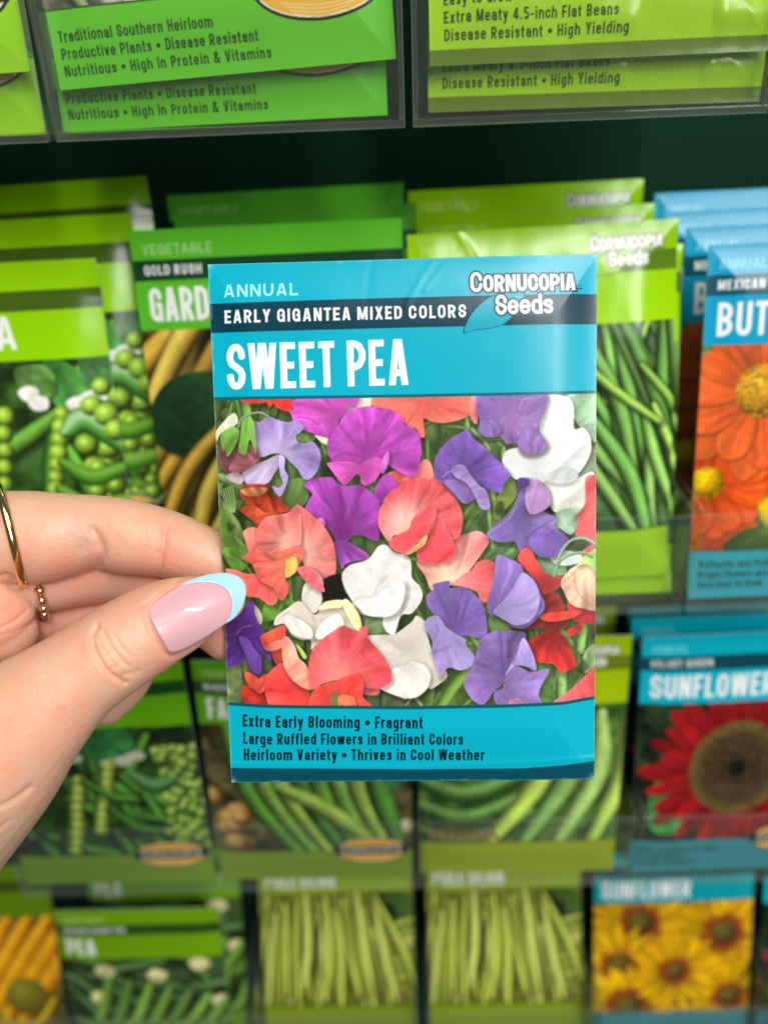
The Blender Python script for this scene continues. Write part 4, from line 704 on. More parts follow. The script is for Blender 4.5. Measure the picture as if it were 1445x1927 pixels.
def d_pea4(c):
    R = rnd(10); ground(c, rgb(24, 40, 18), rgb(70, 96, 48), 21)
    G = [rgb(96, 136, 52), rgb(84, 122, 50), rgb(112, 152, 60)]
    beans(c, R, 10, (0, 730), (300, 560), 10, 30, (240, 380), (50, 70), [rgb(70, 104, 54)], 40)
    for x, y in ((190, 330), (150, 480), (420, 360), (620, 300), (700, 520)): c.petal([(x-46, y-8), (x-6, y-36), (x+44, y-16), (x+34, y+26), (x-20, y+34)], rgb(196, 192, 136), seed=x)
    for k in range(9): c.tube([(20+k*92, 620+k*8), (120+k*86, 640), (210+k*88, 380+k*20)], 74, G[k % 3], G[k % 3]*.42, np.minimum(G[k % 3]*1.3, 1), stripe=.25, seed=k)
    for k in range(6): c.tube([(60+k*120, 860), (160+k*110, 820), (220+k*110, 640)], 70, G[(k+1) % 3], G[k % 3]*.42, np.minimum(G[k % 3]*1.3, 1), stripe=.25, seed=k+9)
    header(c, rgb(112, 164, 0), rgb(40, 76, 20), 'VEGETABLE', 'OREGON SUGAR POD', 'PEA', 132, logo=False); caption(c, rgb(100, 140, 30), None, ['', '', ''])
def d_pole(c):
    R = rnd(11); ground(c, rgb(84, 88, 26), rgb(150, 158, 62), 23)
    G = [rgb(172, 182, 76), rgb(156, 170, 66), rgb(184, 196, 96), rgb(140, 154, 54)]
    leaf2(c, [(520, 270), (700, 280), (730, 460), (600, 440)], rgb(66, 96, 40), 2); c.poly([(560, 330), (640, 340), (650, 440), (590, 430)], rgb(24, 36, 14), soft=10, smooth=True)
    for k in range(9): c.tube([(560+k*10, 420+k*44), (640, 440+k*46), (760, 410+k*50)], 34, G[k % 4], G[k % 4]*.45, np.minimum(G[k % 4]*1.25, 1), seed=k)
    c.ball(690, 560, 40, rgb(206, 200, 130), rgb(120, 116, 50), rgb(230, 226, 170)); c.ball(640, 820, 60, rgb(190, 180, 110), rgb(110, 100, 50), rgb(220, 210, 150))
    for k in range(46):
        x = R.uniform(20, 580); e = x*1.0+(x-300)*R.uniform(.1, .75)+R.uniform(-40, 60); col = G[k % 4]*R.uniform(.85, 1.08)
        pts = [(x, R.uniform(268, 380)), ((x+e)/2+R.uniform(-24, 24), 560), (e, R.uniform(800, 900))]
        c.line([(p[0]+7, p[1]+4) for p in pts], 42, rgb(62, 62, 16), soft=9, alpha=.45); c.tube(pts, R.uniform(40, 54), col, col*.42, np.minimum(col*1.3, 1), stripe=.15, seed=k)
    header(c, rgb(150, 176, 0), rgb(80, 96, 12), 'VEGETABLE', None, 'POLE BEAN', 330, logo=False); caption(c, rgb(130, 150, 20), None, ['', '', ''])
def d_sunf(c):
    R = rnd(12); ground(c, rgb(60, 54, 24), rgb(120, 104, 30), 25)
    Y = rgb(246, 184, 8)
    for x, y, r, rc, n, sq in ((215, 375, 280, 62, 16, 1.), (600, 440, 265, 62, 16, 1.), (120, 600, 230, 56, 14, .8), (640, 790, 250, 50, 14, .9), (160, 830, 240, 66, 14, 1.), (380, 640, 225, 48, 16, 1.)):
        disc_flower(c, x, y, r, 4, Y*R.uniform(.9, 1.02), rgb(110, 60, 24), n+2, R, .34, .82, tip=.34)
        c.poly([(x+rc*1.65*R.uniform(.85, 1.12)*math.cos(t), y+rc*1.65*R.uniform(.85, 1.12)*math.sin(t)*sq) for t in np.linspace(0, 6.28, 22)[:-1]], rgb(142, 66, 24), soft=14, smooth=True)
        c.ball(x, y, rc, rgb(96, 84, 30), rgb(66, 44, 18), rgb(120, 104, 44))
    header(c, rgb(0, 158, 172), rgb(8, 70, 84), 'ANNUAL', None, 'SUNFLOWER', 406, logo=False); caption(c, rgb(60, 130, 140), None, ['', '', ''])
def d_cow(c):
    R = rnd(13); ground(c, rgb(40, 44, 34), rgb(120, 124, 96), 27)
    beans(c, R, 40, (0, 730), (280, 900), 35, 30, (160, 300), (40, 60), [rgb(110, 104, 90), rgb(120, 140, 96), rgb(90, 70, 70), rgb(186, 182, 160)], 30)
    for k in range(40): c.ball(R.uniform(0, 730), R.uniform(500, 880), R.uniform(24, 36), rgb(196, 190, 170), rgb(90, 80, 66), rgb(230, 226, 210))
    header(c, GRN, rgb(22, 66, 40), 'VEGETABLE', None, None, 0); caption(c, rgb(98, 194, 36), None, ['Traditional Southern Heirloom', 'Productive Plants * Disease Resistant', 'Nutritious * High In Protein & Vitamins'], True, 11.5, 17, 925)
def d_flat(c):
    R = rnd(14); ground(c, rgb(40, 60, 24), rgb(100, 130, 54), 29)
    beans(c, R, 36, (0, 730), (280, 900), 60, 20, (300, 500), (50, 70), [rgb(130, 160, 70), rgb(110, 144, 60)], 30)
    header(c, LIM, rgb(96, 132, 24), 'VEGETABLE', None, None, 0); caption(c, rgb(166, 212, 28), rgb(100, 124, 34), ['Easy to Grow', 'Extra Meaty 4.5-inch Flat Beans', 'Disease Resistant * High Yielding'], False, 11.7, 31, 903)
def d_side(c):
    R = rnd(15); ground(c, rgb(40, 60, 24), rgb(100, 130, 54), 31)
    beans(c, R, 36, (0, 730), (280, 900), 50, 20, (300, 500), (50, 70), [rgb(130, 160, 70)], 30)
    header(c, LIM, rgb(96, 132, 24), 'VEGETABLE', None, None, 0); caption(c, rgb(154, 214, 20), None, [], True)
# ---------------------------------------------------------------- the rack: backboard and clear acrylic pocket trays
PITCH, EDGE = 88.5, 4.5
ROWS = {1: (226., -17., 35.), 2: (229., -168.5, 37.), 3: (237., -318.5, 41.), 4: (248., -494., 62.)}    # lip face Y, floor underside Z (mm from the eye), lip height
bk = link('display_backboard', boxmesh('display_backboard', [(-520, -84.2, 0, 4, -420, 520), (-83.8, 180, 0, 4, -420, 520), (180.4, 560, 0, 4, -420, 520)], M_BOARD, .3))
bk.location = W((0, 328, -330)); tag(bk, 'dark green backboard in shade behind the trays of seed packets', 'backboard')
TW = 86.6; TD = 84.
me_floor = boxmesh('tray_floor', [(-TW/2, TW/2, .0, TD, 0, 1.8)], M_ACR, .25, M_RIM)
me_lip = {r: boxmesh('front_lip', [(-TW/2, TW/2, -1.8, 0, 0, v[2])], M_ACR, .3, M_RIM) for r, v in ROWS.items()}
me_side = {r: boxmesh('side_wall', [(-.7, .7, 0, TD, 1.8, v[2]+1)], M_ACR, .25, M_RIM) for r, v in ROWS.items()}
def tray(row, col, xc):
    Y, Zf, _ = ROWS[row]
    e = empty('acrylic_tray', Matrix.Translation(W((xc, Y, Zf)).tolist()))
    tag(e, TRAYLAB[(row, col)], 'tray', 'clear acrylic pocket trays of the seed rack')
    link('tray_floor', me_floor, e); link('front_lip', me_lip[row], e)
    for sx in (-1, 1): link('side_wall', me_side[row], e).location = (sx*(TW/2-.7)*MM, 0, 0)
TRAYLAB = {(1, -2): 'clear tray of lime packets in the upper left corner', (1, -1): 'clear tray holding two green cowpea packets with black caption lines', (1, 0): 'clear tray holding two lime flat bean packets, upper right',
 (1, 1): 'clear tray edge at the far upper right corner',
 (2, -2): 'clear tray of lime pea packets hidden behind the fingers', (2, -1): 'clear tray under the gold rush garden bean packets', (2, 0): 'clear tray of lime string bean packets right behind the sweet pea packet', (2, 1): 'clear tray in front of the orange butterfly flower packet',
 (3, -2): 'clear tray in front of the pea packet below the thumb', (3, -1): 'clear tray in front of the fava bean packet', (3, 0): 'clear tray in front of the large pale lima pods packet', (3, 1): 'clear tray in front of the red velvet sunflower packet',
 (4, -2): 'clear tray in the lower left corner with the orange ribbed vegetable packet', (4, -1): 'clear tray under the PEA packets in the bottom row', (4, 0): 'clear tray under the left pole bean packet', (4, 1): 'clear tray under the right pole bean packet', (4, 2): 'clear tray under the yellow sunflower packet in the bottom row', (4, 3): 'clear tray in the lower right corner with a dark packet sliver'}
for row in (1, 2, 3):
    for col in (-2, -1, 0, 1): tray(row, col, EDGE+PITCH*(col+.5))
for col in (-2, -1, 0, 1, 2, 3): tray(4, col, {-2: -222., -1: -133., 0: -43.4, 1: 47.6, 2: 138., 3: 228.}[col])

# ---------------------------------------------------------------- seed packets
def relief(U, V, w, h, seed, amp, crinkle, bow=0.):
    """paper relief in mm (towards the viewer), flat at the sealed edges"""
    R = np.random.RandomState(seed)
    e = np.clip(np.minimum(np.minimum(U, w-U)/13., np.minimum(V, h-V)/15.), 0, 1); e = e*e*(3-2*e)
    z = amp*e*(.55+.9*fbm(U/34+seed, V/40+seed*3, 2))
    z += crinkle*(fbm(U/16+seed*5, V/22+seed, 3)-.5)*1.3
    z -= bow*(.0011*np.maximum(0, 62-V)**2+2.2*np.clip((U-w+15)/15, 0, 1)**2*sst(0, 12, V)*sst(h, h-12, V))     # glossy packets curl back at the top and the right edge
    for k in range(5):                                  # soft creases
        a = R.uniform(0, 3.14); x0, y0 = R.uniform(.1, .9)*w, R.uniform(.05, .95)*h
        d = (U-x0)*math.sin(a)-(V-y0)*math.cos(a); t = (U-x0)*math.cos(a)+(V-y0)*math.sin(a)
        z += crinkle*R.uniform(-.5, .9)*np.exp(-(d/R.uniform(.9, 2.2))**2)*np.exp(-(t/R.uniform(9, 22))**2)
    return z
def panel_meshes(prefix, img, w, h, z, material, cuts=(.262, .852)):
    """one sheet cut into header, picture and caption meshes; x right, z up from the bottom centre, y away from the viewer"""
    H_, W_ = z.shape
    u = np.linspace(0, w, W_); v = np.linspace(0, h, H_)
    gy, gx = np.gradient(z, v, u)
    P = np.empty((H_, W_, 3)); P[..., 0] = (u-w/2)[None]; P[..., 2] = (h-v)[:, None]; P[..., 1] = -z
    N = np.empty_like(P); N[..., 0] = -gx; N[..., 2] = gy; N[..., 1] = -1; N /= np.linalg.norm(N, axis=-1, keepdims=True)
    lin = np.clip(img, 0, 1); lin = np.where(lin <= .04045, lin/12.92, ((lin+.055)/1.055)**2.4)
    r = [0]+[int(round(c*(H_-1))) for c in cuts]+[H_-1]; out = []
    for name, a, b in zip(('header_panel', 'picture_panel', 'caption_panel'), r[:-1], r[1:]):
        n = b-a+1; pts = P[a:b+1].reshape(-1, 3)*MM
        idx = np.arange(n*W_).reshape(n, W_)
        q = np.stack([idx[1:, :-1], idx[1:, 1:], idx[:-1, 1:], idx[:-1, :-1]], -1).reshape(-1, 4)
        me = bpy.data.meshes.new(prefix+'_'+name); me.vertices.add(len(pts)); me.loops.add(q.size); me.polygons.add(len(q))
        me.vertices.foreach_set('co', pts.astype(np.float32).ravel()); me.loops.foreach_set('vertex_index', q.astype(np.int32).ravel())
        me.polygons.foreach_set('loop_start', np.arange(0, q.size, 4, dtype=np.int32)); me.polygons.foreach_set('loop_total', np.full(len(q), 4, np.int32))
        me.update(); me.polygons.foreach_set('use_smooth', np.ones(len(q), bool))
        at_ = me.color_attributes.new('Col', 'FLOAT_COLOR', 'POINT')
        at_.data.foreach_set('color', np.concatenate([lin[a:b+1].reshape(-1, 3), np.ones((len(pts), 1))], 1).astype(np.float32).ravel())
        me.normals_split_custom_set_from_vertices(N[a:b+1].reshape(-1, 3).tolist())
        me.materials.append(material); out.append((name, me))
    return out, P
def back_mesh(prefix, P, thick, w, h, bulge):
    """the plain paper back of the envelope, sealed to the front along its edge"""
    s = max(1, P.shape[1]//60); Q = P[::s, ::s].copy()
    rim = np.concatenate([P[0, :], P[1:, -1], P[-1, -2::-1], P[-2:0:-1, 0]])
    bm = bmesh.new(); H_, W_ = 24, 18
    u = np.linspace(-w/2, w/2, W_); v = np.linspace(0, h, H_); vs = []
    for j in range(H_):
        for i in range(W_):
            e = min(min(i, W_-1-i)/3., min(j, H_-1-j)/3., 1.)
            jj = int(round((1-v[j]/h)*(P.shape[0]-1))); ii = int(round((u[i]/w+.5)*(P.shape[1]-1)))
            vs.append(bm.verts.new((u[i]*MM, (P[jj, ii, 1]+thick if e <= 0 else max(P[jj, ii, 1], 0.)+thick+bulge*e*e*(3-2*e)+.3)*MM, v[j]*MM)))
    for j in range(H_-1):
        for i in range(W_-1):
            k = j*W_+i; bm.faces.new((vs[k], vs[k+W_], vs[k+W_+1], vs[k+1]))
    # narrow white paper edge closing the envelope
    n = len(rim); st = max(1, n//240); rr = rim[::st]
    A = [bm.verts.new((p*MM).tolist()) for p in rr]; B = [bm.verts.new(((p+np.array([0, thick, 0]))*MM).tolist()) for p in rr]
    for k in range(len(rr)): bm.faces.new((A[k], B[k], B[(k+1) % len(rr)], A[(k+1) % len(rr)]))
    me = bpy.data.meshes.new(prefix+'_back_panel'); bm.to_mesh(me); bm.free(); me.materials.append(M_PAPER)
    for f in me.polygons: f.use_smooth = True
    return me
PW, PH = 83., 115.
def make_design(fn, res, seed, amp=1.1, crinkle=.22):
    gloss = fn in (d_flat, d_lime, d_pea)
    hres = int(round(res*1015/730.)); c = Canvas(res, hres, unit=730./(res-1)); fn(c)
    U, V = np.meshgrid(np.linspace(0, PW, res), np.linspace(0, PH, hres))
    z = relief(U, V, PW, PH, seed, amp, crinkle, 1. if fn in (d_lime, d_pea) else 0.)
    if fn is d_flat:                                    # the crimped lower seal is puckered
        z += .8*np.maximum(0, np.sin(U/5.2+np.sin(U/2.7)))*np.exp(-((PH-8-V)/3.2)**2)*sst(30, 60, U)
    ms, P = panel_meshes(fn.__name__[2:], c.img, PW, PH, z, M_GLOSS if gloss else M_PRINT)
    return ms+[('back_panel', back_mesh(fn.__name__[2:], P, .35, PW, PH, .5))]
def frame(base, lean, roll, yaw=0.):
    M = Matrix.Translation(W(base).tolist()) @ Matrix.Rotation(math.radians(yaw), 4, 'Z') @ Matrix.Rotation(-math.radians(lean), 4, 'X') @ Matrix.Rotation(-math.radians(roll), 4, 'Y')
    return M
def packet(design, u, v, px, py, Y, lean, roll, label, group, yaw=0.):
    """stands a packet so that its point (u, v from the top) is at this pixel's place on the upright plane Y"""
    p = at(px, py, Y); M = frame((0, 0, 0), lean, roll, yaw).to_3x3()
    off = np.array(M @ Vector(((u-.5)*PW, 0, (1-v)*PH)))
    base = p-off
    e = empty('seed_packet', frame(base, lean, roll, yaw)); tag(e, label, 'seed packet', group)
    for name, me in DESIGN[design]: link(name, me, e)
    return base
DESIGN = {n: make_design(f, r, s, a, k) for n, f, r, s, a, k in (
 ('side', d_side, 300, 3, 1.2, .2), ('cow', d_cow, 380, 4, 1.2, .18), ('flat', d_flat, 380, 5, 1.4, .62), ('pea', d_pea, 330, 6, 1.4, .42), ('garden', d_garden, 330, 7, 1.2, .22), ('lime', d_lime, 330, 8, 1.4, .45),
 ('butter', d_butter, 300, 9, 1.2, .2), ('pea3', d_pea3, 240, 10, 1.2, .22), ('fava', d_fava, 240, 11, 1.2, .22), ('lima', d_lima, 220, 12, 1.2, .22), ('velvet', d_velvet, 240, 13, 1.2, .2), ('squash', d_squash, 180, 14, 1.2, .2),
 ('pea4', d_pea4, 220, 15, 1.2, .22), ('pole', d_pole, 220, 16, 1.2, .2), ('sunf', d_sunf, 220, 17, 1.2, .2))}
T1, T2, T3, T4 = 'packets in the top row of trays', 'packets in the second row of trays', 'packets in the third row of trays', 'packets in the bottom row of trays'
for a in (
 ('side', 1, 1, 57, 133, 229.5, 9, 1.5, 'lime packet in the upper left corner, the front one of two', T1), ('side', 1, 1, 86, 248, 233, 9, .5, 'lime packet in the upper left corner, sticking out below the front one', T1),
 ('cow', 0, 1, 114, 169, 229.5, 9, 2.6, 'green cowpea packet tilted in front, with three black caption lines', T1), ('cow', 0, 1, 120, 248, 233, 8.6, .6, 'lower green cowpea packet showing two caption lines under the tilted one', T1),
 ('flat', 0, 1, 809, 124, 229.5, 9, .2, 'front lime packet reading Extra Meaty 4.5-inch Flat Beans', T1), ('flat', 0, 1, 806, 211, 233, 8.6, -.4, 'wrinkled lime flat bean packet standing lower behind the front one', T1),
 ('pea', 1, 0, 170, 486, 259, 10, .6, 'lime pea packet directly above the index finger, nearest of its stack', T2), ('pea', 1, 0, 238, 399, 272, 11, 1., 'lime pea packet with a shiny right edge, second of its stack', T2), ('pea', 1, 0, 268, 328, 288, 11, 1.6, 'lime pea packet in the shade, hindmost of its stack at the left edge', T2),
 ('garden', 0, 0, 241, 434, 261.5, 11.4, .5, 'green gold rush garden bean packet beside the held packet', T2), ('garden', 0, 0, 326, 404, 298, 11.4, .6, 'garden bean packet just behind the gold rush one, only its green top showing', T2), ('garden', 0, 0, 314, 368, 309, 11.4, .9, 'garden bean packet in deep shade, hindmost with faint VEGETABLE lettering', T2),
 ('lime', 0, 0, 766, 441, 261, 12, 1.3, 'bright lime packet of string beans right behind the held packet', T2), ('lime', 1, 1, 1262, 1114, 238, 13.6, .6, 'lime string bean packet whose lower edge peeps out under the bright one', T2), ('lime', 0, 0, 779, 404, 298, 11.5, .7, 'lime packet top with a logo, middle one behind the string bean packet', T2), ('lime', 0, 0, 768, 358, 309, 11.5, .8, 'shaded lime packet top with a blurred logo, hindmost of the string bean stack', T2),
 ('butter', 0, 0, 1334, 461, 258.5, 12.4, .6, 'blue butterfly flower packet with big orange blooms at the right edge', T2), ('butter', 0, 0, 1291, 428, 276, 11.6, .6, 'blue packet just behind the orange flower packet', T2), ('butter', 0, 0, 1246, 399, 292, 11.2, .5, 'third blue packet back in the stack on the right', T2), ('butter', 0, 0, 1232, 363, 305, 11, .5, 'hindmost and tallest blue packet in the stack on the right', T2),
 ('pea3', 1, 0, 341, 1244, 247, 4.5, -.2, 'pea pod packet below the thumb in the third row', T3), ('fava', 0, 0, 359, 1244, 247, 4, -1., 'fava bean packet behind the lower left corner of the held packet', T3),
 ('lima', 1, 0, 1190, 1196, 257, 8.6, -.4, 'yellow green packet with large lima pods under the held packet', T3), ('lima', 1, 0, 1160, 1140, 285, 9, 0, 'yellow green packet top behind the large lima pods packet', T3),
 ('velvet', 0, 0, 1210, 1199, 257, 9., .9, 'velvet queen sunflower packet with one dark red bloom', T3), ('velvet', 0, 0, 1190, 1165, 271, 9., .8, 'blue packet top just behind the red sunflower packet', T3), ('velvet', 0, 0, 1184, 1145, 283, 9., .8, 'hindmost shiny blue packet top behind the red sunflower packets', T3),
 ('squash', 1, .26, 100, 1723, 284, 18, 0, 'packet with orange ribbed vegetable in the lower left corner', T4), ('pea4', 0, 0, 100, 1715, 266, 12, 0, 'green PEA packet in the bottom row with pods and cream flowers', T4), ('pea4', 1, .26, 452, 1690, 294, 20, 0, 'green pea packet standing behind the PEA packet in the bottom row', T4),
 ('pole', 0, .26, 487, 1680, 293, 21, -.2, 'left one of two identical pole bean packets in the bottom row', T4), ('pole', 0, .26, 802, 1675, 293, 21, .3, 'right one of two identical pole bean packets in the bottom row', T4), ('sunf', 0, .26, 1118, 1700, 284, 17, .7, 'yellow sunflower packet in the bottom row', T4), ('velvet', 0, .26, 1437, 1700, 290, 18, 0, 'dark packet sliver in the lower right corner', T4),
):
    b = packet(*a[:10]); print(a[0], np.round(b, 1), 'row')

# ---------------------------------------------------------------- the sweet pea packet held in the hand
def held_packet():
    pos = np.array([5.0696, -3.8697, 183.382]); a, b, c = np.radians([-6.62934, 1.83530, 1.07990]); h = 116.2
    Rx = np.array([[1, 0, 0], [0, math.cos(a), -math.sin(a)], [0, math.sin(a), math.cos(a)]]); Ry = np.array([[math.cos(b), 0, math.sin(b)], [0, 1, 0], [-math.sin(b), 0, math.cos(b)]]); Rz = np.array([[math.cos(c), -math.sin(c), 0], [math.sin(c), math.cos(c), 0], [0, 0, 1]])
    R = Rz@Ry@Rx; B = np.stack([RT, UP, FW], 1)
    ex, ez = B@R[:, 0], B@R[:, 1]; ey = np.cross(ez, ex)
    cen = B@pos; base = cen-ez*h/2
    Wn, Hn = 700, 980
    U, V = np.meshgrid(np.linspace(0, PW, Wn), np.linspace(0, h, Hn))
    pts = base+(U-PW/2)[..., None]*ex+(h-V)[..., None]*ez
    XY = project(pts)
    hom = np.array([[XY[0, 0], XY[0, -1], XY[-1, 0], XY[-1, -1]]])[0]
    src = np.array([(0, 0), (Wn-1, 0), (0, Hn-1), (Wn-1, Hn-1)], float); A = []
    for (x, y), (q, r) in zip(hom, src): A += [[x, y, 1, 0, 0, 0, -q*x, -q*y], [0, 0, 0, x, y, 1, -r*x, -r*y]]
    k = np.append(np.linalg.solve(np.array(A), src.ravel()), 1).reshape(3, 3)
    def inv(p):
        p = np.asarray(p, float); o = np.c_[p, np.ones(len(p))]@k.T; return o[:, :2]/o[:, 2:]
    cv = Canvas(Wn, Hn, XY[..., 0], XY[..., 1], inv); paint_front(cv)
    ed = np.minimum(np.minimum(U, PW-U), np.minimum(V, h-V)); wear = sst(.30, .05, ed-.42*sst(.58, .80, fbm(U/2.2, V/2.2+7, 3)))*.28       # white paper showing along the rubbed edge
    cor = np.exp(-((np.minimum(U, PW-U)/1.1)**2+(np.minimum(V, h-V)/1.1)**2)); wear = np.clip(np.maximum(wear, cor*.6), 0, 1)[..., None]; cv.img[:] = cv.img*(1-wear)+np.array([.86, .9, .9])*wear
    e = np.clip(np.minimum(np.minimum(U, PW-U)/10., np.minimum(V, h-V)/14.), 0, 1); e = e*e*(3-2*e)
    z = 1.0*e*(.6+.8*fbm(U/40+2, V/46+5, 2))+.10*(fbm(U/9, V/12+8, 3)-.5)
    z -= 1.35*np.clip((U-PW+19)/19, 0, 2)**2*(.35+.65*sst(80, 25, V))             # the right edge bends away
    z += .35*(fbm(V/26+3, V*0+2, 2)-.5)*np.exp(-np.minimum(U, PW-U)/6)+.30*(fbm(U/22+9, U*0+4, 2)-.5)*np.exp(-np.minimum(V, h-V)/6)
    X, Y = cv.X, cv.Y
    def ridge(pl, hgt, sg):
        d = np.full(X.shape, 1e9)
        for (ax, ay), (bx, by) in zip(pl[:-1], pl[1:]):
            L = (bx-ax)**2+(by-ay)**2; t = np.clip(((X-ax)*(bx-ax)+(Y-ay)*(by-ay))/L, 0, 1); d = np.minimum(d, np.hypot(X-ax-t*(bx-ax), Y-ay-t*(by-ay)))
        return hgt*np.exp(-(d/sg)**2)
    z += ridge([(1020, 905), (1060, 868), (1112, 822)], .30, 9)+ridge([(1040, 950), (1085, 925), (1122, 888)], .34, 12)+ridge([(822, 478), (795, 520), (765, 575)], .05, 7)+ridge([(858, 478), (835, 500), (800, 545)], .04, 6)
    z -= 1.1*np.exp(-((X-435)**2+(Y-1115)**2)/95**2); z += ridge([(470, 1030), (520, 1110), (500, 1190)], .10, 22)+ridge([(436, 1438), (780, 1444), (1120, 1428)], .12, 6)
    z += ridge([(700, 485), (690, 560)], -.03, 8)+ridge([(1000, 985), (1060, 1000), (1120, 1040)], .12, 16)
    M = np.eye(4); M[:3, 0], M[:3, 1], M[:3, 2], M[:3, 3] = ex, ey, ez, W(base)
    o = empty('seed_packet', Matrix(M.tolist())); tag(o, 'turquoise sweet pea packet with mixed flowers, held up by a hand', 'seed packet')
    ms, P = panel_meshes('sweet_pea', cv.img, PW, h, z, M_FRONT, (.262, .853))
    for n, me in ms+[('back_panel', back_mesh('sweet_pea', P, .35, PW, h, 1.2))]: link(n, me, o)
    return base, ex, ey, ez
PB, PX, PY, PZ = held_packet()
# ---------------------------------------------------------------- the hand
def skin_material():
    m, nt, out = mat('skin'); p = node(nt, 'ShaderNodeBsdfPrincipled', Roughness=.42)
    a = node(nt, 'ShaderNodeAttribute', attribute_name='Col'); tc = node(nt, 'ShaderNodeTexCoord')
    n1 = node(nt, 'ShaderNodeTexNoise', Scale=120., Detail=8., Roughness=.68); n2 = node(nt, 'ShaderNodeTexVoronoi', Scale=1500.); n3 = node(nt, 'ShaderNodeTexNoise', Scale=640., Detail=6.)
    for n in (n1, n2, n3): nt.links.new(tc.outputs['Object'], n.inputs['Vector'])
    mx = node(nt, 'ShaderNodeMix', data_type='RGBA', blend_type='MULTIPLY'); rp = node(nt, 'ShaderNodeValToRGB')
    rp.color_ramp.elements[0].color = (1.08, .90, .84, 1); rp.color_ramp.elements[0].position = .32; rp.color_ramp.elements[1].color = (.96, 1.05, 1.08, 1); rp.color_ramp.elements[1].position = .68
    mx.inputs['Factor'].default_value = 1.
    nt.links.new(n1.outputs['Fac'], rp.inputs[0]); nt.links.new(a.outputs['Color'], mx.inputs['A']); nt.links.new(rp.outputs[0], mx.inputs['B']); nt.links.new(mx.outputs['Result'], p.inputs['Base Color'])
    ad = node(nt, 'ShaderNodeMath', operation='MULTIPLY_ADD'); ad.inputs[1].default_value = .55
    nt.links.new(n2.outputs['Distance'], ad.inputs[0]); nt.links.new(n3.outputs['Fac'], ad.inputs[2])
    b = node(nt, 'ShaderNodeBump', Strength=.8, Distance=.00014); nt.links.new(ad.outputs[0], b.inputs['Height']); nt.links.new(b.outputs[0], p.inputs['Normal'])
    p.inputs['Subsurface Weight'].default_value = .55; p.inputs['Subsurface Radius'].default_value = (1., .35, .18); p.inputs['Subsurface Scale'].default_value = .0012
    p.inputs['Specular IOR Level'].default_value = .35
    nt.links.new(p.outputs[0], out.inputs[0]); return m
def limb(bm, ctl, n=40, m=28):
    """a tapered limb through (px, py, depth mm, radius across mm, radius in depth mm)"""
    q = cr(np.array(ctl, float), n//max(1, len(ctl)-1)+2, False)
    P = np.array([at(a[0], a[1], d=a[2]) for a in q]); ra, rb = q[:, 3], q[:, 4]
    T = np.gradient(P, axis=0); T /= np.linalg.norm(T, axis=1, keepdims=True)
    rings = []
    def ring(p, t, a, b):
        v = p/np.linalg.norm(p); e1 = np.cross(t, v); e1 /= np.linalg.norm(e1); e2 = np.cross(e1, t)
        return [bm.verts.new(((p+e1*a*math.cos(k)+e2*b*math.sin(k))*MM).tolist()) for k in np.linspace(0, 2*math.pi, m, endpoint=False)]
    r0 = .5*(ra[0]+rb[0]); r1 = .5*(ra[-1]+rb[-1])
    for s in (.98, .85, .6, .3): rings.append(ring(P[0]-T[0]*r0*s, T[0], ra[0]*math.sqrt(1-s*s), rb[0]*math.sqrt(1-s*s)))
    for i in range(len(P)): rings.append(ring(P[i], T[i], ra[i], rb[i]))
    for s in (.3, .6, .85, .98): rings.append(ring(P[-1]+T[-1]*r1*s, T[-1], ra[-1]*math.sqrt(1-s*s), rb[-1]*math.sqrt(1-s*s)))
    for A, B in zip(rings[:-1], rings[1:]):
        for k in range(m): bm.faces.new((A[k], A[(k+1) % m], B[(k+1) % m], B[k]))
    bm.faces.new(rings[0][::-1]); bm.faces.new(rings[-1])
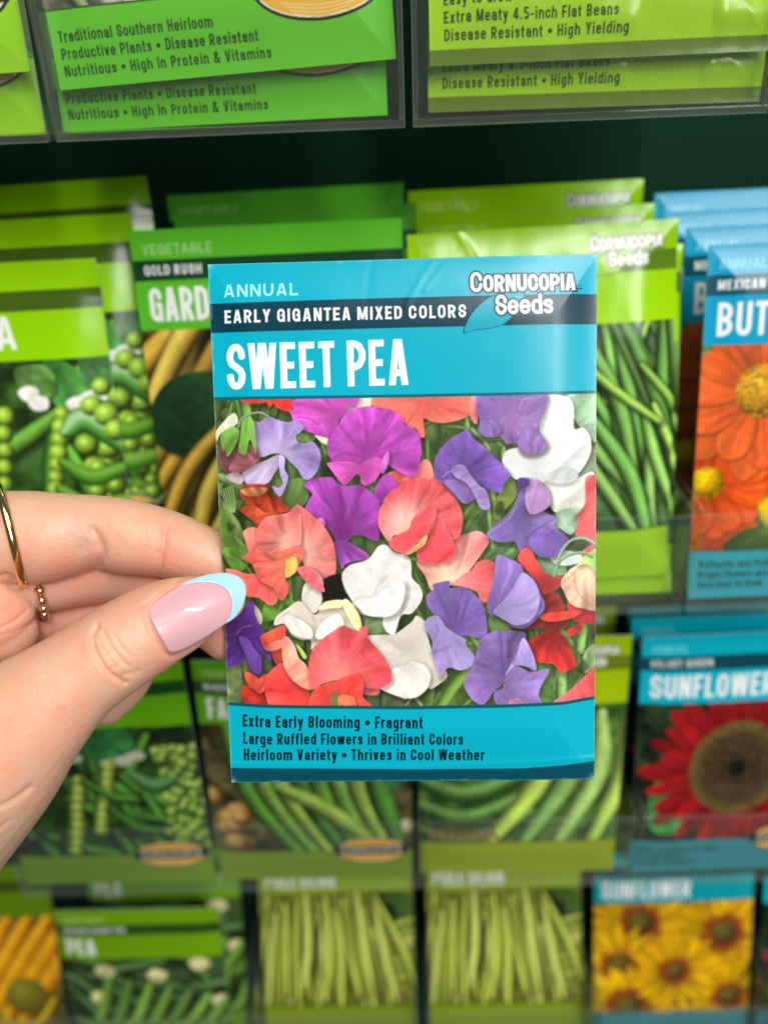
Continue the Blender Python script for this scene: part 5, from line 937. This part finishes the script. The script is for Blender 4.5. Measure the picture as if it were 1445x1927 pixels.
def make_hand():
    bm = bmesh.new()
    # thumb, from its tip back over the joint into the ball of the thumb and the wrist
    limb(bm, [(424, 1129, 180.2, 4.6, 4.2), (396, 1134, 178.8, 6.0, 5.6), (350, 1152, 176.4, 7.9, 7.2), (300, 1174, 175.2, 8.9, 8.2), (255, 1200, 174.2, 9.3, 8.8), (212, 1227, 173.4, 9.6, 9.2), (140, 1277, 172.2, 10.2, 9.8), (62, 1342, 171.6, 12.9, 12.2), (-22, 1416, 173, 17.2, 15.6), (-130, 1500, 177, 22, 19)], 60)
    # index finger, its tip behind the packet
    limb(bm, [(-150, 1040, 187, 11.5, 11), (-60, 1015, 189.5, 11, 10.8), (20, 1011, 191, 10.7, 10.6), (80, 1011, 192, 10.7, 10.4), (130, 1006, 193, 9.7, 9.6), (182, 1001, 193.8, 8.6, 8.8), (240, 1010, 194.2, 8.8, 8.8), (305, 1022, 194.4, 8.1, 8.2), (370, 1044, 194.6, 7.4, 7.4), (425, 1066, 194.4, 6.4, 6.4), (456, 1080, 194.2, 4.6, 4.8)], 60)
    # middle finger under it
    limb(bm, [(-60, 1080, 195, 10, 10), (0, 1088, 198, 9.2, 9), (80, 1093, 200, 7.9, 8), (160, 1083, 203, 7.5, 7.6), (240, 1082, 204, 7.3, 7.4), (330, 1118, 201.6, 7.2, 7.2), (395, 1166, 198, 6.9, 6.9), (424, 1196, 196.6, 5.9, 6.2)], 50)
    # ring finger and little finger, curled behind the thumb
    limb(bm, [(-80, 1130, 200, 10, 9), (10, 1148, 206, 9, 8.6), (100, 1150, 209.5, 8.6, 8.2), (190, 1156, 210.5, 8.2, 8), (246, 1196, 208.5, 7.6, 7.6), (236, 1262, 205, 7.2, 7.2), (206, 1308, 203, 6.4, 6.6), (198, 1320, 202.6, 5.8, 5.8)], 60)
    limb(bm, [(-110, 1230, 204, 9, 9), (-20, 1300, 209, 7.6, 7.4), (50, 1350, 210, 6.8, 6.8), (95, 1376, 209, 5.6, 5.8)], 36)
    # pad of the palm below the finger roots, body of the hand, wrist
    limb(bm, [(-170, 1190, 190, 17, 15), (-70, 1168, 189.5, 12.6, 10.5), (-12, 1172, 191, 10.0, 8.2), (10, 1194, 192.5, 7.6, 6.4)], 30)
    limb(bm, [(-100, 1090, 196, 17, 11), (-220, 1180, 196, 33, 13), (-330, 1360, 192, 34, 16), (-430, 1560, 190, 29, 18), (-540, 1820, 188, 27, 20)], 36)
    limb(bm, [(-130, 1500, 177, 21, 18), (-260, 1500, 184, 26, 18), (-400, 1600, 188, 26, 19)], 20)
    me0 = bpy.data.meshes.new('hand_cage'); bm.to_mesh(me0); bm.free()
    o = bpy.data.objects.new('hand_cage', me0); C.collection.objects.link(o)
    md = o.modifiers.new('r', 'REMESH'); md.mode = 'VOXEL'; md.voxel_size = .00045
    sm = o.modifiers.new('s', 'SMOOTH'); sm.factor = .5; sm.iterations = 17
    dg = bpy.context.evaluated_depsgraph_get(); me = bpy.data.meshes.new_from_object(o.evaluated_get(dg)); bpy.data.objects.remove(o); bpy.data.meshes.remove(me0)
    me.name = 'hand'
    n = len(me.vertices); co_ = np.empty(n*3, np.float32); me.vertices.foreach_get('co', co_); P = co_.reshape(-1, 3).astype(float)/MM
    nr = np.empty(n*3, np.float32); me.vertices.foreach_get('normal', nr); N = nr.reshape(-1, 3).astype(float)
    XY = project(P); D = P@FW; face = -(N*(P/np.linalg.norm(P, axis=1, keepdims=True))).sum(1)
    fr = sst(.0, .35, face)
    def dist(pl):
        d = np.full(n, 1e9); pl = cr(pl, 6, False) if len(pl) > 2 else np.array(pl, float)
        for (ax, ay), (bx, by) in zip(pl[:-1], pl[1:]):
            L = (bx-ax)**2+(by-ay)**2; t = np.clip(((XY[:, 0]-ax)*(bx-ax)+(XY[:, 1]-ay)*(by-ay))/L, 0, 1); d = np.minimum(d, np.hypot(XY[:, 0]-ax-t*(bx-ax), XY[:, 1]-ay-t*(by-ay)))
        return d
    disp = np.zeros(n)
    for pl, dep, sg, dmax in (
      ([(182, 1178), (173, 1198), (178, 1222), (190, 1246), (206, 1268), (236, 1286)], .30, 4.5, 176), ([(196, 1190), (206, 1214), (222, 1236), (244, 1256)], .16, 4, 176), ([(214, 1196), (226, 1216), (246, 1236)], .12, 3.5, 176),
      ([(188, 1206), (198, 1228), (214, 1250)], .12, 3., 176), ([(206, 1262), (226, 1250)], .08, 3, 176), ([(200, 1236), (222, 1222)], .08, 3, 176), ([(228, 1272), (262, 1262)], .10, 4, 176),
      ([(272, 1140), (278, 1172), (300, 1214), (322, 1236), (360, 1222), (400, 1200)], .34, 4.5, 178), ([(276, 1136), (300, 1118), (340, 1092), (372, 1078)], .30, 4.5, 178),
      ([(174, 996), (185, 1016), (190, 1040), (188, 1066)], .34, 8, 194), ([(150, 1034), (170, 1024), (186, 1024)], .10, 10, 194), ([(310, 1000), (308, 1030), (302, 1060), (299, 1082)], .26, 6, 196), ([(322, 980), (312, 1000)], .12, 4, 196),
      ([(0, 1182), (25, 1170), (52, 1148)], .16, 4, 196), ([(0, 1196), (34, 1186), (62, 1172)], .08, 3.5, 196), ([(0, 1520), (29, 1504), (56, 1484)], .2, 6, 180), ([(0, 1560), (20, 1544)], .1, 5, 180), ([(-4, 1086), (14, 1084), (28, 1094)], .3, 5, 196),
      ([(300, 1040), (304, 1070)], .1, 4, 196), ([(178, 1030), (182, 1060)], .10, 4, 196), ([(196, 1012), (199, 1050)], .08, 5, 196), ([(296, 1008), (293, 1040)], .06, 5, 196),
      ([(170, 1212), (184, 1240), (200, 1262)], .10, 3, 176), ([(194, 1204), (212, 1238)], .10, 2.6, 176), ([(204, 1202), (216, 1222), (232, 1246)], .10, 2.6, 176), ([(222, 1204), (236, 1228)], .07, 2.6, 176), ([(186, 1184), (196, 1196)], .10, 3, 176), ([(232, 1262), (254, 1272)], .07, 3, 176)):
        disp -= 2.2*dep*np.exp(-(dist(pl)/sg)**2)*fr*(D < dmax)
    for x, y, r, dep, dmax in ((214, 1224, 46, .25, 176), (356, 1042, 40, .35, 196), (250, 1040, 46, .3, 196), (100, 1040, 50, .3, 196)): disp += dep*np.exp(-((XY[:, 0]-x)**2+(XY[:, 1]-y)**2)/r**2)*fr*(D < dmax)
    # the nail bed is pressed flat so that the plate lies in it
    P2 = P+N*disp[:, None]
    nb = nail_depth(XY)+.42; inside = sst(.12, -.02, nail_out(XY))*fr*(D < 182)
    dz = np.maximum(nb-(P2@FW), 0)*inside; P2 = P2+FW*dz[:, None]
    no = nail_out(XY); ra_ = ((XY-NA)@ND)/NL; P2 = P2+N*(.24*np.exp(-((no-.13)/.075)**2)*fr*(D < 179)*sst(.75, .35, ra_))[:, None]      # skin fold round the nail
    me.vertices.foreach_set('co', (P2*MM).astype(np.float32).ravel())
    base = np.array([.76, .450, .308]); red = np.array([.74, .345, .255]); yel = np.array([.78, .475, .320])
    k = np.zeros(n)
    for x, y, r, a in ((330, 1035, 60, .8), (190, 1040, 40, .5), (270, 1130, 55, .65), (310, 1100, 45, .6), (330, 1240, 50, .5), (120, 1080, 60, .6), (40, 1160, 70, .75), (160, 1120, 120, .7), (60, 1070, 40, .5), (280, 960, 40, .25), (90, 1300, 50, .2), (60, 1480, 40, .25), (410, 1220, 50, .6), (20, 1420, 60, .25), (150, 1290, 50, .15)): k = np.maximum(k, a*np.exp(-((XY[:, 0]-x)**2+(XY[:, 1]-y)**2)/r**2))
    yk = .8*np.exp(-((XY[:, 0]-215)**2+(XY[:, 1]-1225)**2)/50**2)
    col = base*(1-k)[:, None]+red*k[:, None]; col = col*(1-yk)[:, None]+yel*yk[:, None]
    bl = .45*np.exp(-((XY[:, 0]-165)**2+(XY[:, 1]-1008)**2)/26**2)+.3*np.exp(-((XY[:, 0]-120)**2+(XY[:, 1]-1340)**2)/30**2); col = col*(1-bl)[:, None]+np.array([.60, .385, .32])*bl[:, None]
    blot = (fbm(XY[:, 0]/26, XY[:, 1]/26, 4)-.5)[:, None]; col = col*(1+blot*np.array([.04, -.15, -.19]))
    at_ = me.color_attributes.new('Col', 'FLOAT_COLOR', 'POINT'); at_.data.foreach_set('color', np.c_[col, np.ones(n)].astype(np.float32).ravel())
    me.materials.clear(); me.materials.append(skin_material()); me.polygons.foreach_set('use_smooth', np.ones(len(me.polygons), bool)); me.update()
    h = link('hand', me); c0 = P2.mean(0)*MM; me.transform(Matrix.Translation((-c0).tolist())); h.location = (EYE+c0).tolist()
    tag(h, 'left hand reaching in from the left, pinching the sweet pea packet between thumb and fingers', 'hand')
    return h
# nail, in photograph pixels: the bed outline, the white line and the free edge
BED0 = [(279, 1147), (281, 1160), (289, 1178), (304, 1205), (318, 1229)]; BEDU = [(279, 1147), (305, 1123), (332, 1106), (342, 1101)]; BEDL = [(318, 1229), (340, 1225), (385, 1201), (424, 1174)]
SMILE = [(342, 1101), (376, 1095), (410, 1099), (430, 1114), (437, 1134), (434, 1157), (424, 1174)]; FREE = [(342, 1101), (360, 1091.5), (392, 1081), (428, 1078.5), (454, 1089), (463, 1112), (456, 1141), (441, 1163), (424, 1174)]
NA = np.array([298., 1188.]); ND = np.array([463., 1112.])-NA; NL = np.hypot(*ND); ND = ND/NL; NC = np.array([-ND[1], ND[0]])
def nail_depth(XY):
    r = np.asarray(XY, float)-NA; a = r@ND/NL; c = r@NC
    return 166.6+7.6*a+2.9*np.clip(a, 0, 1.2)**2+2.3*(c/48.)**2*(1-.25*a)
def nail_out(XY):
    """below 0 inside the nail's outline, rising outwards (in units of its half width)"""
    XY = np.asarray(XY, float); poly = np.vstack([cr(BED0, 4, False), cr(BEDL, 4, False), cr(FREE, 4, False)[::-1], cr(BEDU, 4, False)[::-1]])
    d = np.full(len(XY), 1e9); ins = np.zeros(len(XY), bool)
    for (ax, ay), (bx, by) in zip(poly, np.roll(poly, -1, 0)):
        L = (bx-ax)**2+(by-ay)**2
        if L < 1e-9: continue
        t = np.clip(((XY[:, 0]-ax)*(bx-ax)+(XY[:, 1]-ay)*(by-ay))/L, 0, 1); d = np.minimum(d, np.hypot(XY[:, 0]-ax-t*(bx-ax), XY[:, 1]-ay-t*(by-ay)))
        if ay != by: c = (ay > XY[:, 1]) != (by > XY[:, 1]); ins ^= c & (XY[:, 0] < (bx-ax)*(XY[:, 1]-ay)/(by-ay)+ax)
    return np.where(ins, -d, d)/48.
def resamp(pl, n):
    p = cr(pl, 12, False); s = np.r_[0, np.cumsum(np.hypot(*np.diff(p, axis=0).T))]; t = np.linspace(0, s[-1], n)
    return np.stack([np.interp(t, s, p[:, 0]), np.interp(t, s, p[:, 1])], 1)
def sheet(name, G, material, thick, lift=0.):
    n, m_ = G.shape[:2]; D = nail_depth(G.reshape(-1, 2))-lift
    P = np.array([at(x, y, d=d) for (x, y), d in zip(G.reshape(-1, 2), D)])
    edge = np.zeros((n, m_), bool); edge[:, 0] = edge[:, -1] = True
    bm = bmesh.new(); A = [bm.verts.new((p*MM).tolist()) for p in P]; B = [bm.verts.new(((p+FW*thick)*MM).tolist()) for p in P]
    q = lambda i, j: i*m_+j
    for i in range(n-1):
        for j in range(m_-1):
            for S, rv in ((A, 0), (B, 1)):
                f = [S[q(i, j)], S[q(i+1, j)], S[q(i+1, j+1)], S[q(i, j+1)]]
                try: bm.faces.new(f[::-1] if rv else f)
                except ValueError: pass
    ring = [q(0, j) for j in range(m_)]+[q(i, m_-1) for i in range(1, n)]+[q(n-1, j) for j in range(m_-2, -1, -1)]+[q(i, 0) for i in range(n-2, 0, -1)]
    for a, b in zip(ring, ring[1:]+ring[:1]): bm.faces.new((A[a], A[b], B[b], B[a]))
    bmesh.ops.remove_doubles(bm, verts=bm.verts[:], dist=1e-7); bmesh.ops.recalc_face_normals(bm, faces=bm.faces[:])
    me = bpy.data.meshes.new(name); bm.to_mesh(me); bm.free(); me.materials.append(material)
    for f in me.polygons: f.use_smooth = True
    return me
HAND = make_hand()
def gel(name, col, sss):
    m, nt, out = mat(name); p = node(nt, 'ShaderNodeBsdfPrincipled', Roughness=.25); tc = node(nt, 'ShaderNodeTexCoord'); nz = node(nt, 'ShaderNodeTexNoise', Scale=160., Detail=2.); rp = node(nt, 'ShaderNodeValToRGB')
    c = np.array(col); rp.color_ramp.elements[0].color = (*(c*.94), 1); rp.color_ramp.elements[1].color = (*np.minimum(c*1.06, 1), 1)
    nt.links.new(tc.outputs['Object'], nz.inputs['Vector']); nt.links.new(nz.outputs['Fac'], rp.inputs[0]); nt.links.new(rp.outputs[0], p.inputs['Base Color'])
    p.inputs['Coat Weight'].default_value = 1.; p.inputs['Coat Roughness'].default_value = .02; p.inputs['Subsurface Weight'].default_value = sss; p.inputs['Subsurface Radius'].default_value = (1, .5, .4); p.inputs['Subsurface Scale'].default_value = .001
    nt.links.new(p.outputs[0], out.inputs[0]); return m
def nail():
    S = np.linspace(0, 1, 26); Tn = 25; c0, c1 = resamp(BED0, Tn), resamp(SMILE, Tn); u, l = resamp(BEDU, 26), resamp(BEDL, 26); t = np.linspace(0, 1, Tn)[None, :, None]; s = S[:, None, None]
    G = (1-s)*c0[None]+s*c1[None]+(1-t)*u[:, None]+t*l[:, None]-((1-s)*(1-t)*c0[0]+s*(1-t)*c1[0]+(1-s)*t*c0[-1]+s*t*c1[-1])
    inv = Matrix.Translation((-np.array(HAND.location)).tolist())
    me = sheet('nail', G, gel('pink_gel_nail', (.80, .44, .49), .5), .45); me.transform(Matrix.Translation((EYE).tolist())); me.transform(inv); a = link('nail', me, HAND)
    f = resamp(FREE, 41); c = resamp(SMILE, 41); s = np.linspace(0, 1, 12)[:, None, None]; G = (1-s)*c[None]+s*f[None]
    me = sheet('nail_tip', G, gel('pale_blue_gel_tip', (.42, .74, .92), .1), .55, .03); me.transform(Matrix.Translation((EYE).tolist())); me.transform(inv); b = link('nail_tip', me, a)
    b['label'] = 'pale blue painted nail tip'
nail()
# ---------------------------------------------------------------- rings
def ring_frame(cx_, cy_, d, tilt):
    c = at(cx_, cy_, d=d); v = c/np.linalg.norm(c); a = math.radians(tilt)
    down = -UP*math.cos(a)+RT*math.sin(a); ax = np.cross(down, v); ax /= np.linalg.norm(ax); dp = np.cross(ax, down)
    return c, down, dp, ax
def gold_band():
    c, e1, e2, ax = ring_frame(17, 1004, 190.6, 14.5)
    e2 = e2*math.cos(.03)-ax*math.sin(.03); ax = np.cross(e1, e2)
    bm = bmesh.new(); R1, R2 = 12.6, 11.9; n, m_ = 96, 14; vs = []
    for i in range(n):
        a = 2*math.pi*i/n; rd = e1*math.cos(a)+e2*math.sin(a); p = c+e1*R1*math.cos(a)+e2*R2*math.sin(a)
        for k in range(m_):
            b = 2*math.pi*k/m_; vs.append(bm.verts.new(((p+rd*.5*math.cos(b)+ax*.95*math.sin(b)-c)*MM).tolist()))
    for i in range(n):
        for k in range(m_): bm.faces.new((vs[i*m_+k], vs[((i+1) % n)*m_+k], vs[((i+1) % n)*m_+(k+1) % m_], vs[i*m_+(k+1) % m_]))
    bmesh.ops.recalc_face_normals(bm, faces=bm.faces[:])
    me = bpy.data.meshes.new('gold_ring'); bm.to_mesh(me); bm.free(); me.materials.append(M_GOLD)
    for f in me.polygons: f.use_smooth = True
    o = link('gold_ring', me); o.location = W(c); tag(o, 'plain polished gold ring on the index finger', 'ring')
def beaded():
    c, e1, e2, ax = ring_frame(67, 1097, 199.2, 14)
    e2 = e2*math.cos(.05)-ax*math.sin(.05)
    e = empty('beaded_ring', Matrix.Translation(W(c).tolist())); tag(e, 'thin gold ring of small round beads on the middle finger', 'ring')
    bm = bmesh.new(); bmesh.ops.create_uvsphere(bm, u_segments=20, v_segments=12, radius=1.25*MM); me = bpy.data.meshes.new('bead'); bm.to_mesh(me); bm.free(); me.materials.append(M_BEAD)
    for f in me.polygons: f.use_smooth = True
    n = 22
    for i in range(n):
        a = 2*math.pi*(i+.35)/n; p = e1*8.6*math.cos(a)+e2*8.7*math.sin(a); b = link('bead', me, e); b.location = (p*MM).tolist(); b.scale = (1, 1, .86)
    bm = bmesh.new(); k = 64; vs = []
    for i in range(k):
        a = 2*math.pi*i/k; rd = e1*math.cos(a)+e2*math.sin(a); p = rd*8.5
        for j in range(8):
            b = 2*math.pi*j/8; vs.append(bm.verts.new(((p+rd*.35*math.cos(b)+np.cross(e1, e2)*.35*math.sin(b))*MM).tolist()))
    for i in range(k):
        for j in range(8): bm.faces.new((vs[i*8+j], vs[((i+1) % k)*8+j], vs[((i+1) % k)*8+(j+1) % 8], vs[i*8+(j+1) % 8]))
    bmesh.ops.recalc_face_normals(bm, faces=bm.faces[:]); me = bpy.data.meshes.new('ring_wire'); bm.to_mesh(me); bm.free(); me.materials.append(M_BEAD); link('ring_wire', me, e)
gold_band(); beaded()
